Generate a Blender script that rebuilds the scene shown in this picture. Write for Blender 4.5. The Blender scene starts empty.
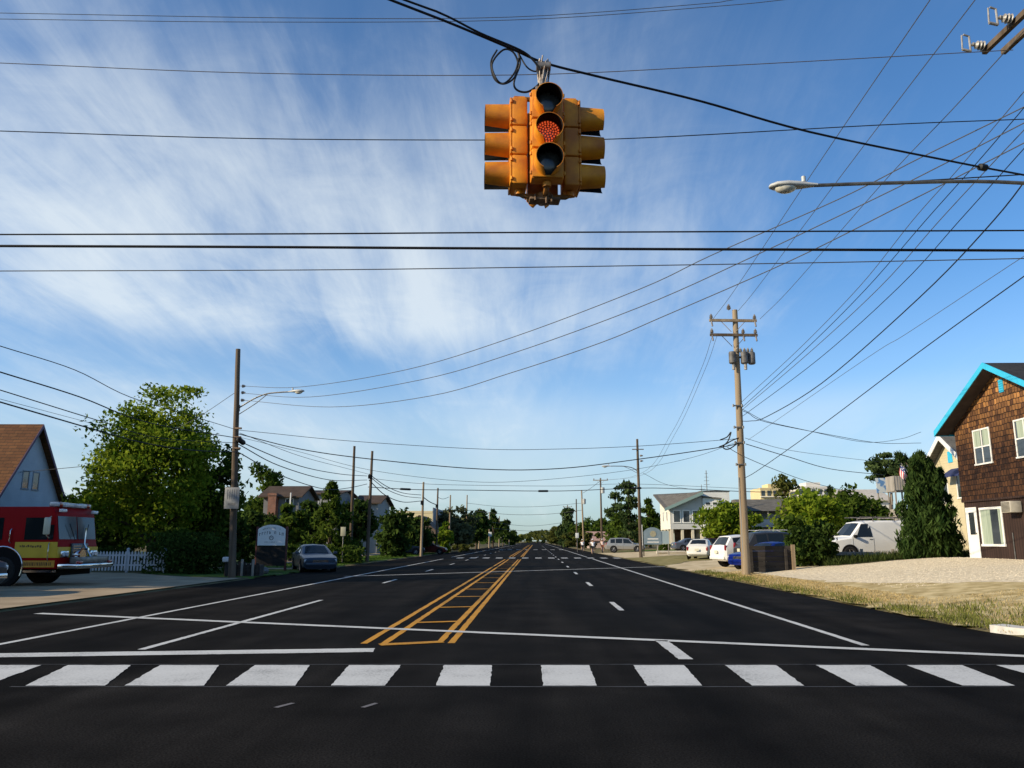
import bpy, bmesh, math, random
import numpy as np
from mathutils import Vector, Matrix
R = math.radians
random.seed(7); rng = np.random.default_rng(7)
SC = bpy.context.scene; COL = SC.collection
PI = math.pi

# ---------------------------------------------------------------- camera
CAMH = 1.6; FPX = 796.0; W, HH = 1024, 768
PITCH = math.atan(157 / FPX); YAW = math.atan(24 / FPX * math.cos(PITCH))
fwd = Vector((-math.sin(YAW) * math.cos(PITCH), math.cos(YAW) * math.cos(PITCH), math.sin(PITCH)))
rgt = Vector((math.cos(YAW), math.sin(YAW), 0)); upv = rgt.cross(fwd)
CAM = Vector((0, 0, CAMH))
cd = bpy.data.cameras.new('camera'); cd.sensor_width = 36; cd.lens = FPX / W * 36; cd.clip_end = 6000; cd.clip_start = .05
cam = bpy.data.objects.new('camera', cd); COL.objects.link(cam); cam.location = CAM
cam.rotation_euler = (PI / 2 + PITCH, 0, YAW); SC.camera = cam

def ray(px, py): return rgt * ((px - 512) / FPX) + upv * ((384 - py) / FPX) + fwd
def P(px, py, Y):                                   # photo direction -> point at depth Y down the road
    d = ray(px, py); return CAM + d * (Y / d.y)
def PZ(px, py, z):                                  # photo direction -> point at height z
    d = ray(px, py); return CAM + d * ((z - CAMH) / d.z)
def sstep(a, b, x):
    t = min(1, max(0, (x - a) / (b - a))); return t * t * (3 - 2 * t)
def lerp(a, b, t): return a + (b - a) * t
def H(x, y):                                        # terrain: the right verge rises to the house lot
    z = 0.0
    if x > 7.9:
        A = lerp(.88, .42, sstep(34, 48, y))
        A *= sstep(13.2, 20, y)
        if y < 0: A = .5 * sstep(-6, -14, y)
        t = min(1, max(0, (x - 8.0) / 9.6)); z = A * lerp(t, t * t * (3 - 2 * t), .35) + .03
        if -4.1 < y < 13.05: z = -.06
        elif y < 15.6 and x < 10.7 and (x - 10.6) ** 2 + (y - 15.55) ** 2 > 2.6 ** 2: z = -.06
    elif x < -12.25:
        z = -.06 if -4.1 < y < 18.35 else .04 + .16 * sstep(-13, -26, x) * sstep(30, 40, y)
    else: z = -.06
    return z
def base(px, Y, py=560):
    p = P(px, py, Y); return Vector((p.x, Y, H(p.x, Y)))

# ---------------------------------------------------------------- materials
MATS = {}
def M(name, col, col2=None, scale=3.0, rough=.7, metal=0., bump=0., bscale=None, detail=4., spec=.5, emit=None, es=1., coat=0., stretch=None, contrast=(.35, .65), trans=0.):
    if name in MATS: return MATS[name]
    m = bpy.data.materials.new(name); m.use_nodes = True; nt = m.node_tree; b = nt.nodes['Principled BSDF']
    b.inputs['Roughness'].default_value = rough; b.inputs['Metallic'].default_value = metal
    b.inputs['Specular IOR Level'].default_value = spec
    b.inputs['Base Color'].default_value = (*col, 1)
    if coat: b.inputs['Coat Weight'].default_value = coat; b.inputs['Coat Roughness'].default_value = .08
    if trans: b.inputs['Transmission Weight'].default_value = trans
    if col2 is not None or bump:
        tc = nt.nodes.new('ShaderNodeTexCoord'); src = tc.outputs['Object']
        if stretch:
            mp = nt.nodes.new('ShaderNodeMapping'); mp.inputs['Scale'].default_value = stretch
            nt.links.new(src, mp.inputs['Vector']); src = mp.outputs['Vector']
    if col2 is not None:
        n = nt.nodes.new('ShaderNodeTexNoise'); n.inputs['Scale'].default_value = scale; n.inputs['Detail'].default_value = detail
        nt.links.new(src, n.inputs['Vector'])
        r = nt.nodes.new('ShaderNodeValToRGB'); r.color_ramp.elements[0].position = contrast[0]; r.color_ramp.elements[1].position = contrast[1]
        r.color_ramp.elements[0].color = (*col, 1); r.color_ramp.elements[1].color = (*col2, 1)
        nt.links.new(n.outputs['Fac'], r.inputs['Fac']); nt.links.new(r.outputs['Color'], b.inputs['Base Color'])
    if bump:
        n2 = nt.nodes.new('ShaderNodeTexNoise'); n2.inputs['Scale'].default_value = bscale or scale * 4; n2.inputs['Detail'].default_value = 6
        nt.links.new(src, n2.inputs['Vector'])
        bp = nt.nodes.new('ShaderNodeBump'); bp.inputs['Strength'].default_value = bump; bp.inputs['Distance'].default_value = .02
        nt.links.new(n2.outputs['Fac'], bp.inputs['Height']); nt.links.new(bp.outputs['Normal'], b.inputs['Normal'])
    if emit: b.inputs['Emission Color'].default_value = (*emit, 1); b.inputs['Emission Strength'].default_value = es
    MATS[name] = m; return m
def brickmat(name, c1, c2, mortar, bw, bh, msize, axes=('Y', 'Z'), rough=.85, bump=.5, c3=None, hrange=None, offset=.5):
    """brick texture in object space, laid on the plane of the two named axes; c3 with hrange multiplies in a darker tone towards the bottom"""
    if name in MATS: return MATS[name]
    m = bpy.data.materials.new(name); m.use_nodes = True; nt = m.node_tree; b = nt.nodes['Principled BSDF']; b.inputs['Roughness'].default_value = rough
    b.inputs['Specular IOR Level'].default_value = .25
    tc = nt.nodes.new('ShaderNodeTexCoord'); sp = nt.nodes.new('ShaderNodeSeparateXYZ'); nt.links.new(tc.outputs['Object'], sp.inputs[0])
    cb = nt.nodes.new('ShaderNodeCombineXYZ'); nt.links.new(sp.outputs[axes[0]], cb.inputs['X']); nt.links.new(sp.outputs[axes[1]], cb.inputs['Y'])
    nz = nt.nodes.new('ShaderNodeTexNoise'); nz.inputs['Scale'].default_value = 3.; nt.links.new(tc.outputs['Object'], nz.inputs['Vector'])
    wob = nt.nodes.new('ShaderNodeVectorMath'); wob.operation = 'MULTIPLY_ADD'; wob.inputs[1].default_value = (.09, .09, 0); nt.links.new(nz.outputs['Color'], wob.inputs[0]); nt.links.new(cb.outputs[0], wob.inputs[2])
    bt = nt.nodes.new('ShaderNodeTexBrick'); nt.links.new(wob.outputs[0], bt.inputs['Vector']); bt.offset = offset
    bt.inputs['Color1'].default_value = (*c1, 1); bt.inputs['Color2'].default_value = (*c2, 1); bt.inputs['Mortar'].default_value = (*mortar, 1)
    bt.inputs['Scale'].default_value = 1; bt.inputs['Brick Width'].default_value = bw; bt.inputs['Row Height'].default_value = bh; bt.inputs['Mortar Size'].default_value = msize; bt.inputs['Bias'].default_value = 0.
    out = bt.outputs['Color']
    n2 = nt.nodes.new('ShaderNodeTexNoise'); n2.inputs['Scale'].default_value = 1.3; n2.inputs['Detail'].default_value = 5; nt.links.new(tc.outputs['Object'], n2.inputs['Vector'])
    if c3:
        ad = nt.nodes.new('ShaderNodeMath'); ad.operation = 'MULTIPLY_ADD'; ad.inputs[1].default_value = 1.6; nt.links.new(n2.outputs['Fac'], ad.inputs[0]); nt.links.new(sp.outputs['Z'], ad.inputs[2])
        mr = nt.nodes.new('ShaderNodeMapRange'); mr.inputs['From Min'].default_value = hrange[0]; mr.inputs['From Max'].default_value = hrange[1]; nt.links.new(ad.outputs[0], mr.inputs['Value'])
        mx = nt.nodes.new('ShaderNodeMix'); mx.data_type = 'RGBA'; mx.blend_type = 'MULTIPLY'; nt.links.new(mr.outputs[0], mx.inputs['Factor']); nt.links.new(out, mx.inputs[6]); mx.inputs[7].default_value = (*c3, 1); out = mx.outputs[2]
    m2 = nt.nodes.new('ShaderNodeMix'); m2.data_type = 'RGBA'; m2.blend_type = 'MULTIPLY'; m2.inputs['Factor'].default_value = .6; nt.links.new(out, m2.inputs[6])
    rp = nt.nodes.new('ShaderNodeValToRGB'); rp.color_ramp.elements[0].color = (.42, .42, .42, 1); rp.color_ramp.elements[0].position = .3; rp.color_ramp.elements[1].position = .7; nt.links.new(n2.outputs['Fac'], rp.inputs[0]); nt.links.new(rp.outputs[0], m2.inputs[7])
    nt.links.new(m2.outputs[2], b.inputs['Base Color'])
    bp = nt.nodes.new('ShaderNodeBump'); bp.inputs['Strength'].default_value = bump; bp.inputs['Distance'].default_value = .02; bp.invert = True
    nt.links.new(bt.outputs['Fac'], bp.inputs['Height']); nt.links.new(bp.outputs['Normal'], b.inputs['Normal'])
    MATS[name] = m; return m
def leafmat(name, c1, c2, trans=.35):
    if name in MATS: return MATS[name]
    m = bpy.data.materials.new(name); m.use_nodes = True; nt = m.node_tree; nt.nodes.remove(nt.nodes['Principled BSDF'])
    at = nt.nodes.new('ShaderNodeAttribute'); at.attribute_name = 'leaf_tone'
    r = nt.nodes.new('ShaderNodeValToRGB'); r.color_ramp.elements[0].color = (*c1, 1); r.color_ramp.elements[1].color = (*c2, 1); nt.links.new(at.outputs['Fac'], r.inputs[0])
    d = nt.nodes.new('ShaderNodeBsdfDiffuse'); t = nt.nodes.new('ShaderNodeBsdfTranslucent'); mx = nt.nodes.new('ShaderNodeMixShader'); mx.inputs[0].default_value = trans
    nt.links.new(r.outputs[0], d.inputs[0]); nt.links.new(r.outputs[0], t.inputs[0]); nt.links.new(d.outputs[0], mx.inputs[1]); nt.links.new(t.outputs[0], mx.inputs[2])
    nt.links.new(mx.outputs[0], nt.nodes['Material Output'].inputs[0]); MATS[name] = m; return m

# ---------------------------------------------------------------- mesh building
class MB:
    def __init__(s): s.v = []; s.f = []; s.mi = []; s.X = Matrix(); s.m = 0
    def add(s, vs, fs):
        o = len(s.v); s.v += [tuple(s.X @ Vector(v)) for v in vs]; s.f += [tuple(i + o for i in f) for f in fs]; s.mi += [s.m] * len(fs); return s
    def box(s, c, d, rz=0, ry=0, rx=0):
        a, b, e = [q / 2 for q in d]; L = Matrix.Translation(c) @ Matrix.Rotation(rz, 4, 'Z') @ Matrix.Rotation(ry, 4, 'Y') @ Matrix.Rotation(rx, 4, 'X')
        vs = [L @ Vector((x, y, z)) for x in (-a, a) for y in (-b, b) for z in (-e, e)]
        return s.add(vs, [(0, 1, 3, 2), (4, 6, 7, 5), (0, 4, 5, 1), (2, 3, 7, 6), (0, 2, 6, 4), (1, 5, 7, 3)])
    def bx(s, x0, x1, y0, y1, z0, z1): return s.box(((x0 + x1) / 2, (y0 + y1) / 2, (z0 + z1) / 2), (abs(x1 - x0), abs(y1 - y0), abs(z1 - z0)))
    def bbox(s, c, d, bev=.02):                       # bevelled box
        bm = bmesh.new(); bmesh.ops.create_cube(bm, size=1); bmesh.ops.scale(bm, vec=d, verts=bm.verts)
        bmesh.ops.bevel(bm, geom=bm.edges[:], offset=bev, segments=2, affect='EDGES', profile=.5)
        bmesh.ops.translate(bm, vec=c, verts=bm.verts); bm.verts.index_update()
        s.add([v.co.copy() for v in bm.verts], [[v.index for v in f.verts] for f in bm.faces]); bm.free(); return s
    def tube(s, pts, r, n=8, cap=True):
        pts = [Vector(p) for p in pts]; k = len(pts); rs = r if isinstance(r, (list, tuple)) else [r] * k
        vs = []; fs = []; ref = None
        for i, p in enumerate(pts):
            t = (pts[min(i + 1, k - 1)] - pts[max(i - 1, 0)]).normalized()
            if ref is None: ref = Vector((0, 0, 1)) if abs(t.z) < .9 else Vector((1, 0, 0))
            u = t.cross(ref).normalized(); w = u.cross(t).normalized(); ref = w if abs(t.dot(w)) < .9 else ref
            for j in range(n):
                a = 2 * PI * j / n; vs.append(p + (u * math.cos(a) + w * math.sin(a)) * rs[i])
        for i in range(k - 1):
            for j in range(n):
                j2 = (j + 1) % n; fs.append((i * n + j, i * n + j2, (i + 1) * n + j2, (i + 1) * n + j))
        if cap: fs.append(tuple(range(n))[::-1]); fs.append(tuple(range((k - 1) * n, k * n)))
        return s.add(vs, fs)
    def cyl(s, c, r, h, axis='Z', n=20, r2=None):
        d = {'X': Vector((1, 0, 0)), 'Y': Vector((0, 1, 0)), 'Z': Vector((0, 0, 1))}[axis] * (h / 2); c = Vector(c)
        return s.tube([c - d, c + d], [r, r if r2 is None else r2], n)
    def lathe(s, prof, c=(0, 0, 0), axis='Z', n=20):   # prof = [(r, h)]
        vs = []; fs = []
        for r_, h in prof:
            for j in range(n):
                a = 2 * PI * j / n; x, y = r_ * math.cos(a), r_ * math.sin(a)
                q = {'Z': (x, y, h), 'Y': (x, h, y), 'X': (h, x, y)}[axis]; vs.append(Vector(q) + Vector(c))
        for i in range(len(prof) - 1):
            for j in range(n): fs.append((i * n + j, i * n + (j + 1) % n, (i + 1) * n + (j + 1) % n, (i + 1) * n + j))
        return s.add(vs, fs)
    def prism(s, poly, off):                           # poly: 3d points, extruded by vector off
        n = len(poly); off = Vector(off); vs = [Vector(p) for p in poly] + [Vector(p) + off for p in poly]
        return s.add(vs, [tuple(range(n))[::-1], tuple(range(n, 2 * n))] + [(i, (i + 1) % n, n + (i + 1) % n, n + i) for i in range(n)])
    def sphere(s, c, r, n=12, sc=(1, 1, 1)):
        k = n // 2; vs = [(c[0], c[1], c[2] - r * sc[2])]; fs = []
        for i in range(1, k):
            a = -PI / 2 + PI * i / k
            for j in range(n):
                b = 2 * PI * j / n; vs.append((c[0] + r * sc[0] * math.cos(a) * math.cos(b), c[1] + r * sc[1] * math.cos(a) * math.sin(b), c[2] + r * sc[2] * math.sin(a)))
        vs.append((c[0], c[1], c[2] + r * sc[2])); t = len(vs) - 1
        for j in range(n):
            fs.append((0, 1 + (j + 1) % n, 1 + j)); fs.append((t, 1 + (k - 2) * n + j, 1 + (k - 2) * n + (j + 1) % n))
            for i in range(k - 2): fs.append((1 + i * n + j, 1 + i * n + (j + 1) % n, 1 + (i + 1) * n + (j + 1) % n, 1 + (i + 1) * n + j))
        return s.add(vs, fs)
    def build(s, name, mats, parent=None, smooth=True, ang=35, fix=True):
        me = bpy.data.meshes.new(name); me.from_pydata(s.v, [], s.f)
        if fix:
            bm = bmesh.new(); bm.from_mesh(me); bmesh.ops.recalc_face_normals(bm, faces=bm.faces); bm.to_mesh(me); bm.free()
        for m in (mats if isinstance(mats, (list, tuple)) else [mats]): me.materials.append(m)
        if any(s.mi): me.polygons.foreach_set('material_index', s.mi)
        if smooth:
            me.polygons.foreach_set('use_smooth', [True] * len(me.polygons)); me.set_sharp_from_angle(angle=R(ang))
        o = bpy.data.objects.new(name, me); COL.objects.link(o)
        if parent is not None: o.parent = parent
        return o

def tag(o, label, cat, group=None):
    o['label'] = label; o['category'] = cat
    if group: o['group'] = group
    return o
def thing(name, label, cat, loc=(0, 0, 0), rz=0, group=None):
    o = bpy.data.objects.new(name, None); COL.objects.link(o); o.empty_display_size = .2
    o.location = loc; o.rotation_euler = (0, 0, rz); return tag(o, label, cat, group)
def struct(o, kind='structure'): o['kind'] = kind; return o
def copy_tree(o, parent=None):
    c = o.copy(); COL.objects.link(c)
    if parent is not None: c.parent = parent
    for ch in o.children: copy_tree(ch, c)
    return c
def smooth_pts(pts, n=6):                              # Catmull-Rom
    pts = [Vector(p) for p in pts]; out = []
    for i in range(len(pts) - 1):
        p0 = pts[i - 1] if i else pts[0] * 2 - pts[1]; p1, p2 = pts[i], pts[i + 1]; p3 = pts[i + 2] if i + 2 < len(pts) else p2 * 2 - p1
        for k in range(n):
            t = k / n; out.append(.5 * ((2 * p1) + (p2 - p0) * t + (2 * p0 - 5 * p1 + 4 * p2 - p3) * t * t + (3 * p1 - p0 - 3 * p2 + p3) * t ** 3))
    out.append(pts[-1]); return out
def quads(name, C, U, V, tone, mat, parent=None):      # many leaf quads at once (numpy arrays n x 3)
    n = len(C); vs = np.empty((n, 4, 3)); nrm = np.cross(U, V); nrm /= (np.linalg.norm(nrm, axis=1, keepdims=True) + 1e-9)
    bend = nrm * (np.linalg.norm(U, axis=1, keepdims=True) * .25)
    vs[:, 0] = C - U; vs[:, 1] = C - V + bend; vs[:, 2] = C + U; vs[:, 3] = C + V + bend
    me = bpy.data.meshes.new(name); me.vertices.add(n * 4); me.vertices.foreach_set('co', vs.ravel())
    me.loops.add(n * 4); me.loops.foreach_set('vertex_index', np.arange(n * 4, dtype=np.int32))
    me.polygons.add(n); me.polygons.foreach_set('loop_start', np.arange(0, n * 4, 4, dtype=np.int32))
    me.update(calc_edges=True); me.validate()
    a = me.attributes.new('leaf_tone', 'FLOAT', 'FACE'); a.data.foreach_set('value', np.clip(tone, 0, 1).astype(np.float32))
    me.materials.append(mat); o = bpy.data.objects.new(name, me); COL.objects.link(o)
    if parent is not None: o.parent = parent
    return o

# ---------------------------------------------------------------- world, sun, view
SUNV = Vector((-.91, -.41, 0)).normalized() * math.cos(R(24)) + Vector((0, 0, math.sin(R(24))))
def world():
    w = bpy.data.worlds.new('World'); SC.world = w; w.use_nodes = True; nt = w.node_tree; bg = nt.nodes['Background']
    N = nt.nodes.new; L = nt.links.new
    sk = N('ShaderNodeTexSky'); sk.sky_type = 'NISHITA'; sk.sun_disc = False; sk.sun_elevation = R(24); sk.sun_rotation = math.atan2(SUNV.x, SUNV.y) % (2 * PI)
    sk.air_density = 1.0; sk.dust_density = .35; sk.ozone_density = 3.5
    hs = N('ShaderNodeMix'); hs.data_type = 'RGBA'; hs.blend_type = 'MULTIPLY'; hs.inputs[0].default_value = 1; hs.inputs[7].default_value = SKYTINT; L(sk.outputs[0], hs.inputs[6])
    tc = N('ShaderNodeTexCoord'); sp = N('ShaderNodeSeparateXYZ'); L(tc.outputs['Generated'], sp.inputs[0])
    def op(o, a, b=0.):
        m = N('ShaderNodeMath'); m.operation = o
        for i, q in enumerate((a, b)):
            if isinstance(q, (int, float)): m.inputs[i].default_value = q
            else: L(q, m.inputs[i])
        return m.outputs[0]
    zz = op('ADD', op('MAXIMUM', sp.outputs['Z'], 0.), .16)
    cb = N('ShaderNodeCombineXYZ'); L(op('DIVIDE', sp.outputs['X'], zz), cb.inputs[0]); L(op('DIVIDE', sp.outputs['Y'], zz), cb.inputs[1])
    def noise(scale, rot, sc, det, rough, dist, off=(0, 0, 0)):
        mp = N('ShaderNodeMapping'); mp.inputs['Rotation'].default_value = (0, 0, R(rot)); mp.inputs['Scale'].default_value = sc; mp.inputs['Location'].default_value = off
        L(cb.outputs[0], mp.inputs[0]); n = N('ShaderNodeTexNoise'); n.inputs['Scale'].default_value = scale; n.inputs['Detail'].default_value = det; n.inputs['Roughness'].default_value = rough; n.inputs['Distortion'].default_value = dist
        L(mp.outputs[0], n.inputs['Vector']); return n.outputs['Fac']
    def ramp(x, a, b, va=0., vb=1.):
        r = N('ShaderNodeMapRange'); r.interpolation_type = 'SMOOTHSTEP'; r.inputs['From Min'].default_value = a; r.inputs['From Max'].default_value = b; r.inputs['To Min'].default_value = va; r.inputs['To Max'].default_value = vb; L(x, r.inputs['Value']); return r.outputs[0]
    big = noise(.70, 25, (1, .8, 1), 3, .5, .2, (1.3, .4, 0))
    wisp = noise(1.35, -30, (1.0, .30, 1), 7, .58, .5, (2.1, 5.2, 0))
    tex = noise(3.6, 25, (1, .7, 1), 7, .62, .8, (.3, 0, 0))
    fib = noise(7.5, -34, (1, .16, 1), 8, .66, .5, (4.3, 0, 0))
    az = op('DIVIDE', sp.outputs['X'], op('MAXIMUM', sp.outputs['Y'], .05))
    side = ramp(az, .58, -.32)                         # more cloud to the left, clearer to the right
    prof = op('MULTIPLY', ramp(sp.outputs['Z'], .66, .40, .24, 1.), ramp(sp.outputs['Z'], .205, .265, .42, 1.))
    c = op('MULTIPLY', op('ADD', op('MULTIPLY', side, .66), .30), prof)
    bank = op('MULTIPLY', op('MULTIPLY', ramp(sp.outputs['Z'], .42, .33), ramp(sp.outputs['Z'], .232, .28)), side)
    c = op('ADD', op('ADD', c, op('MULTIPLY', op('SUBTRACT', big, .5), .7)), op('MULTIPLY', bank, .18)); c = op('MAXIMUM', c, 0.)
    f = op('ADD', op('ADD', op('MULTIPLY', wisp, .44), op('MULTIPLY', tex, .26)), op('MULTIPLY', fib, .30))
    t = op('SUBTRACT', f, op('SUBTRACT', .585, op('MULTIPLY', c, .235)))
    a = op('MULTIPLY', ramp(t, -.04, .31), op('ADD', op('MULTIPLY', c, .40), .34)); a = op('ADD', a, op('MULTIPLY', op('MULTIPLY', side, prof), ramp(wisp, .34, .66, .0, .20)))
    a = op('MULTIPLY', a, op('SUBTRACT', 1., op('MULTIPLY', ramp(az, .08, .42, 0., .72), ramp(sp.outputs['Z'], .36, .54))))
    streak = noise(1.6, 90, (1, .12, 1), 5, .55, .3, (7, 2, 0))
    low = op('MULTIPLY', op('MULTIPLY', ramp(sp.outputs['Z'], .195, .145), ramp(sp.outputs['Z'], .0, .07)), ramp(streak, .25, .62, .35, 1.))
    a = op('ADD', a, op('MULTIPLY', low, .26)); a = op('ADD', a, ramp(sp.outputs['Z'], .34, .04, 0., .33))
    a = op('MULTIPLY', op('MINIMUM', a, .92), .80)
    mixc = N('ShaderNodeMix'); mixc.data_type = 'RGBA'; L(a, mixc.inputs['Factor']); hz = N('ShaderNodeVectorMath'); hz.operation = 'SCALE'; L(hs.outputs[2], hz.inputs[0]); L(ramp(sp.outputs['Z'], 0., .20, .66, 1.), hz.inputs['Scale']); L(hz.outputs[0], mixc.inputs[6]); mixc.inputs[7].default_value = CLOUD
    L(mixc.outputs[2], bg.inputs['Color']); bg.inputs['Strength'].default_value = SKYS
    s = bpy.data.lights.new('sun', 'SUN'); s.energy = SUNS; s.angle = R(.5); s.color = (1, .85, .62)
    so = bpy.data.objects.new('sun', s); COL.objects.link(so); so.location = (-30, -10, 40); so.rotation_euler = SUNV.to_track_quat('Z', 'Y').to_euler()
    v = SC.view_settings; v.view_transform = 'Standard'; v.look = 'None'; v.gamma = 1; v.use_curve_mapping = False; v.exposure = EXPO
SKYTINT = (.76, 1.13, 1.38, 1); SKYS, SUNS, EXPO = .100, 5.0, .28
CLOUD = (7.3, 7.9, 8.1, 1)
world()
# ================================================================ ground, road, markings
def roadmat():
    m = bpy.data.materials.new('asphalt'); m.use_nodes = True; nt = m.node_tree; b = nt.nodes['Principled BSDF']; N = nt.nodes.new; L = nt.links.new
    tc = N('ShaderNodeTexCoord')
    def noise(scale, det, sc=(1, 1, 1)):
        mp = N('ShaderNodeMapping'); mp.inputs['Scale'].default_value = sc; L(tc.outputs['Object'], mp.inputs[0])
        n = N('ShaderNodeTexNoise'); n.inputs['Scale'].default_value = scale; n.inputs['Detail'].default_value = det; L(mp.outputs[0], n.inputs['Vector']); return n.outputs['Fac']
    g = noise(55, 3); big = noise(.35, 6, (1, .25, 1)); streak = noise(1.3, 5, (1, .05, 1)); st = noise(.9, 7)
    def ramp(x, a, b_, va, vb):
        r = N('ShaderNodeMapRange'); r.inputs['From Min'].default_value = a; r.inputs['From Max'].default_value = b_; r.inputs['To Min'].default_value = va; r.inputs['To Max'].default_value = vb; L(x, r.inputs['Value']); return r.outputs[0]
    def mul(a, c):
        q = N('ShaderNodeMath'); q.operation = 'MULTIPLY'; L(a, q.inputs[0]); L(c, q.inputs[1]); return q.outputs[0]
    v = mul(mul(ramp(g, .3, .7, .35, 1.75), ramp(big, .3, .7, .58, 1.45)), mul(ramp(streak, .3, .7, .62, 1.45), ramp(st, .32, .68, .72, 1.3)))
    mx = N('ShaderNodeMix'); mx.data_type = 'RGBA'; mx.blend_type = 'MULTIPLY'; mx.inputs[0].default_value = 1; mx.inputs[6].default_value = (.0102, .0094, .0086, 1)
    cb = N('ShaderNodeCombineXYZ')
    for i in range(3): L(v, cb.inputs[i])
    L(cb.outputs[0], mx.inputs[7]); L(mx.outputs[2], b.inputs['Base Color'])
    b.inputs['Specular IOR Level'].default_value = .015
    L(ramp(big, .3, .7, .78, .92), b.inputs['Roughness'])
    bp = N('ShaderNodeBump'); bp.inputs['Strength'].default_value = .35; bp.inputs['Distance'].default_value = .008; L(g, bp.inputs['Height']); L(bp.outputs[0], b.inputs['Normal'])
    MATS['asphalt'] = m; return m
ASPH = roadmat()
def paintmat(name, col, wear=.5):
    m = bpy.data.materials.new(name); m.use_nodes = True; nt = m.node_tree; b = nt.nodes['Principled BSDF']; N = nt.nodes.new; L = nt.links.new
    tc = N('ShaderNodeTexCoord'); n = N('ShaderNodeTexNoise'); n.inputs['Scale'].default_value = 30; n.inputs['Detail'].default_value = 8; n.inputs['Roughness'].default_value = .7; L(tc.outputs['Object'], n.inputs['Vector'])
    n2 = N('ShaderNodeTexNoise'); n2.inputs['Scale'].default_value = 1.4; n2.inputs['Detail'].default_value = 5; L(tc.outputs['Object'], n2.inputs['Vector'])
    ad = N('ShaderNodeMath'); ad.operation = 'MULTIPLY_ADD'; ad.inputs[1].default_value = .6; L(n2.outputs['Fac'], ad.inputs[0]); L(n.outputs['Fac'], ad.inputs[2])
    r = N('ShaderNodeValToRGB'); e = r.color_ramp.elements; e[0].position = .60; e[0].color = (*[c * (1 - wear) + .03 * wear for c in col], 1); e[1].position = .74; e[1].color = (*[c * .86 for c in col], 1); q = r.color_ramp.elements.new(.95); q.color = (*col, 1)
    L(ad.outputs[0], r.inputs[0]); L(r.outputs[0], b.inputs['Base Color']); b.inputs['Roughness'].default_value = .75; b.inputs['Specular IOR Level'].default_value = .25
    MATS[name] = m; return m
WHITEP = paintmat('white_road_paint', (.57, .57, .545), .55); YELP = paintmat('yellow_road_paint', (.55, .25, .012), .5)

# --- the ground: one sheet to the horizon
def nonuni(brks):
    out = []
    for a, b, n in brks: out += [lerp(a, b, i / n) for i in range(n)]
    return out + [brks[-1][1]]
xs = nonuni([(-2500, -300, 5), (-300, -60, 8), (-60, -13, 20), (-13, -12.2, 2), (-12.2, 7.9, 4), (7.9, 22, 30), (22, 60, 14), (60, 300, 8), (300, 2500, 5)])
ys = nonuni([(-200, -20, 6), (-20, -4.2, 8), (-4.2, -4.0, 1), (-4.0, 13.0, 10), (13.0, 13.1, 1), (13.1, 16, 10), (16, 18.3, 4), (18.3, 18.45, 1), (18.45, 55, 40), (55, 140, 20), (140, 400, 10), (400, 4000, 10)])
def sheet(name, xs, ys, mat, dz=0., hf=H):
    vs = [(x, y, hf(x, y) + dz) for y in ys for x in xs]; n = len(xs)
    fs = [(j * n + i, j * n + i + 1, (j + 1) * n + i + 1, (j + 1) * n + i) for j in range(len(ys) - 1) for i in range(n - 1)]
    b = MB(); b.v = vs; b.f = fs; b.mi = [0] * len(fs); return b.build(name, mat, ang=80)
soil = M('dry_turf', (.085, .075, .032), (.20, .165, .085), scale=.9, rough=.95, bump=.5, bscale=14, detail=9, spec=.1)
struct(sheet('ground', xs, ys, soil))

# --- patches that follow the terrain, with uneven borders
def patch(name, poly, mat, dz, step=.6, ragged=.25, seed=1):
    """poly = [(x,y)..] ground outline; triangulated grid clipped by the outline, border jittered"""
    rr = random.Random(seed); pts = []
    for i, p in enumerate(poly):
        q = poly[(i + 1) % len(poly)]; d = math.dist(p, q); k = max(1, int(d / step))
        for j in range(k):
            t = j / k; pts.append((lerp(p[0], q[0], t) + rr.uniform(-ragged, ragged), lerp(p[1], q[1], t) + rr.uniform(-ragged, ragged)))
    bm = bmesh.new(); vs = [bm.verts.new((x, y, 0)) for x, y in pts]; f = bm.faces.new(vs)
    bmesh.ops.triangulate(bm, faces=[f]); 
    x0, x1 = min(p[0] for p in pts), max(p[0] for p in pts); y0, y1 = min(p[1] for p in pts), max(p[1] for p in pts)
    nx = min(60, int((x1 - x0) / 1.0)); ny = min(60, int((y1 - y0) / 1.0))
    for k in range(1, nx): bmesh.ops.bisect_plane(bm, geom=bm.verts[:] + bm.edges[:] + bm.faces[:], plane_co=(lerp(x0, x1, k / nx), 0, 0), plane_no=(1, 0, 0))
    for k in range(1, ny): bmesh.ops.bisect_plane(bm, geom=bm.verts[:] + bm.edges[:] + bm.faces[:], plane_co=(0, lerp(y0, y1, k / ny), 0), plane_no=(0, 1, 0))
    for v in bm.verts: v.co.z = H(v.co.x, v.co.y) + dz
    bmesh.ops.recalc_face_normals(bm, faces=bm.faces)
    me = bpy.data.meshes.new(name); bm.to_mesh(me); bm.free(); me.materials.append(mat)
    o = bpy.data.objects.new(name, me); COL.objects.link(o); return struct(o)
gravel = M('pale_gravel', (.52, .43, .29), (.80, .69, .50), scale=9, rough=.95, bump=.9, bscale=22, detail=10, spec=.1)
sand = M('sandy_dirt', (.42, .33, .19), (.62, .51, .33), scale=1.2, rough=.95, bump=.4, bscale=18, detail=9, spec=.1)
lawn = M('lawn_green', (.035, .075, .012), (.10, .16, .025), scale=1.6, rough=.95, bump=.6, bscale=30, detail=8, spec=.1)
drygr = M('straw_grass', (.34, .255, .11), (.62, .50, .27), scale=2.2, rough=.95, bump=.7, bscale=26, detail=9, spec=.1)
conc = M('worn_concrete', (.28, .21, .13), (.40, .31, .20), scale=.8, rough=.9, bump=.15, bscale=30, detail=8, spec=.2)
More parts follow.
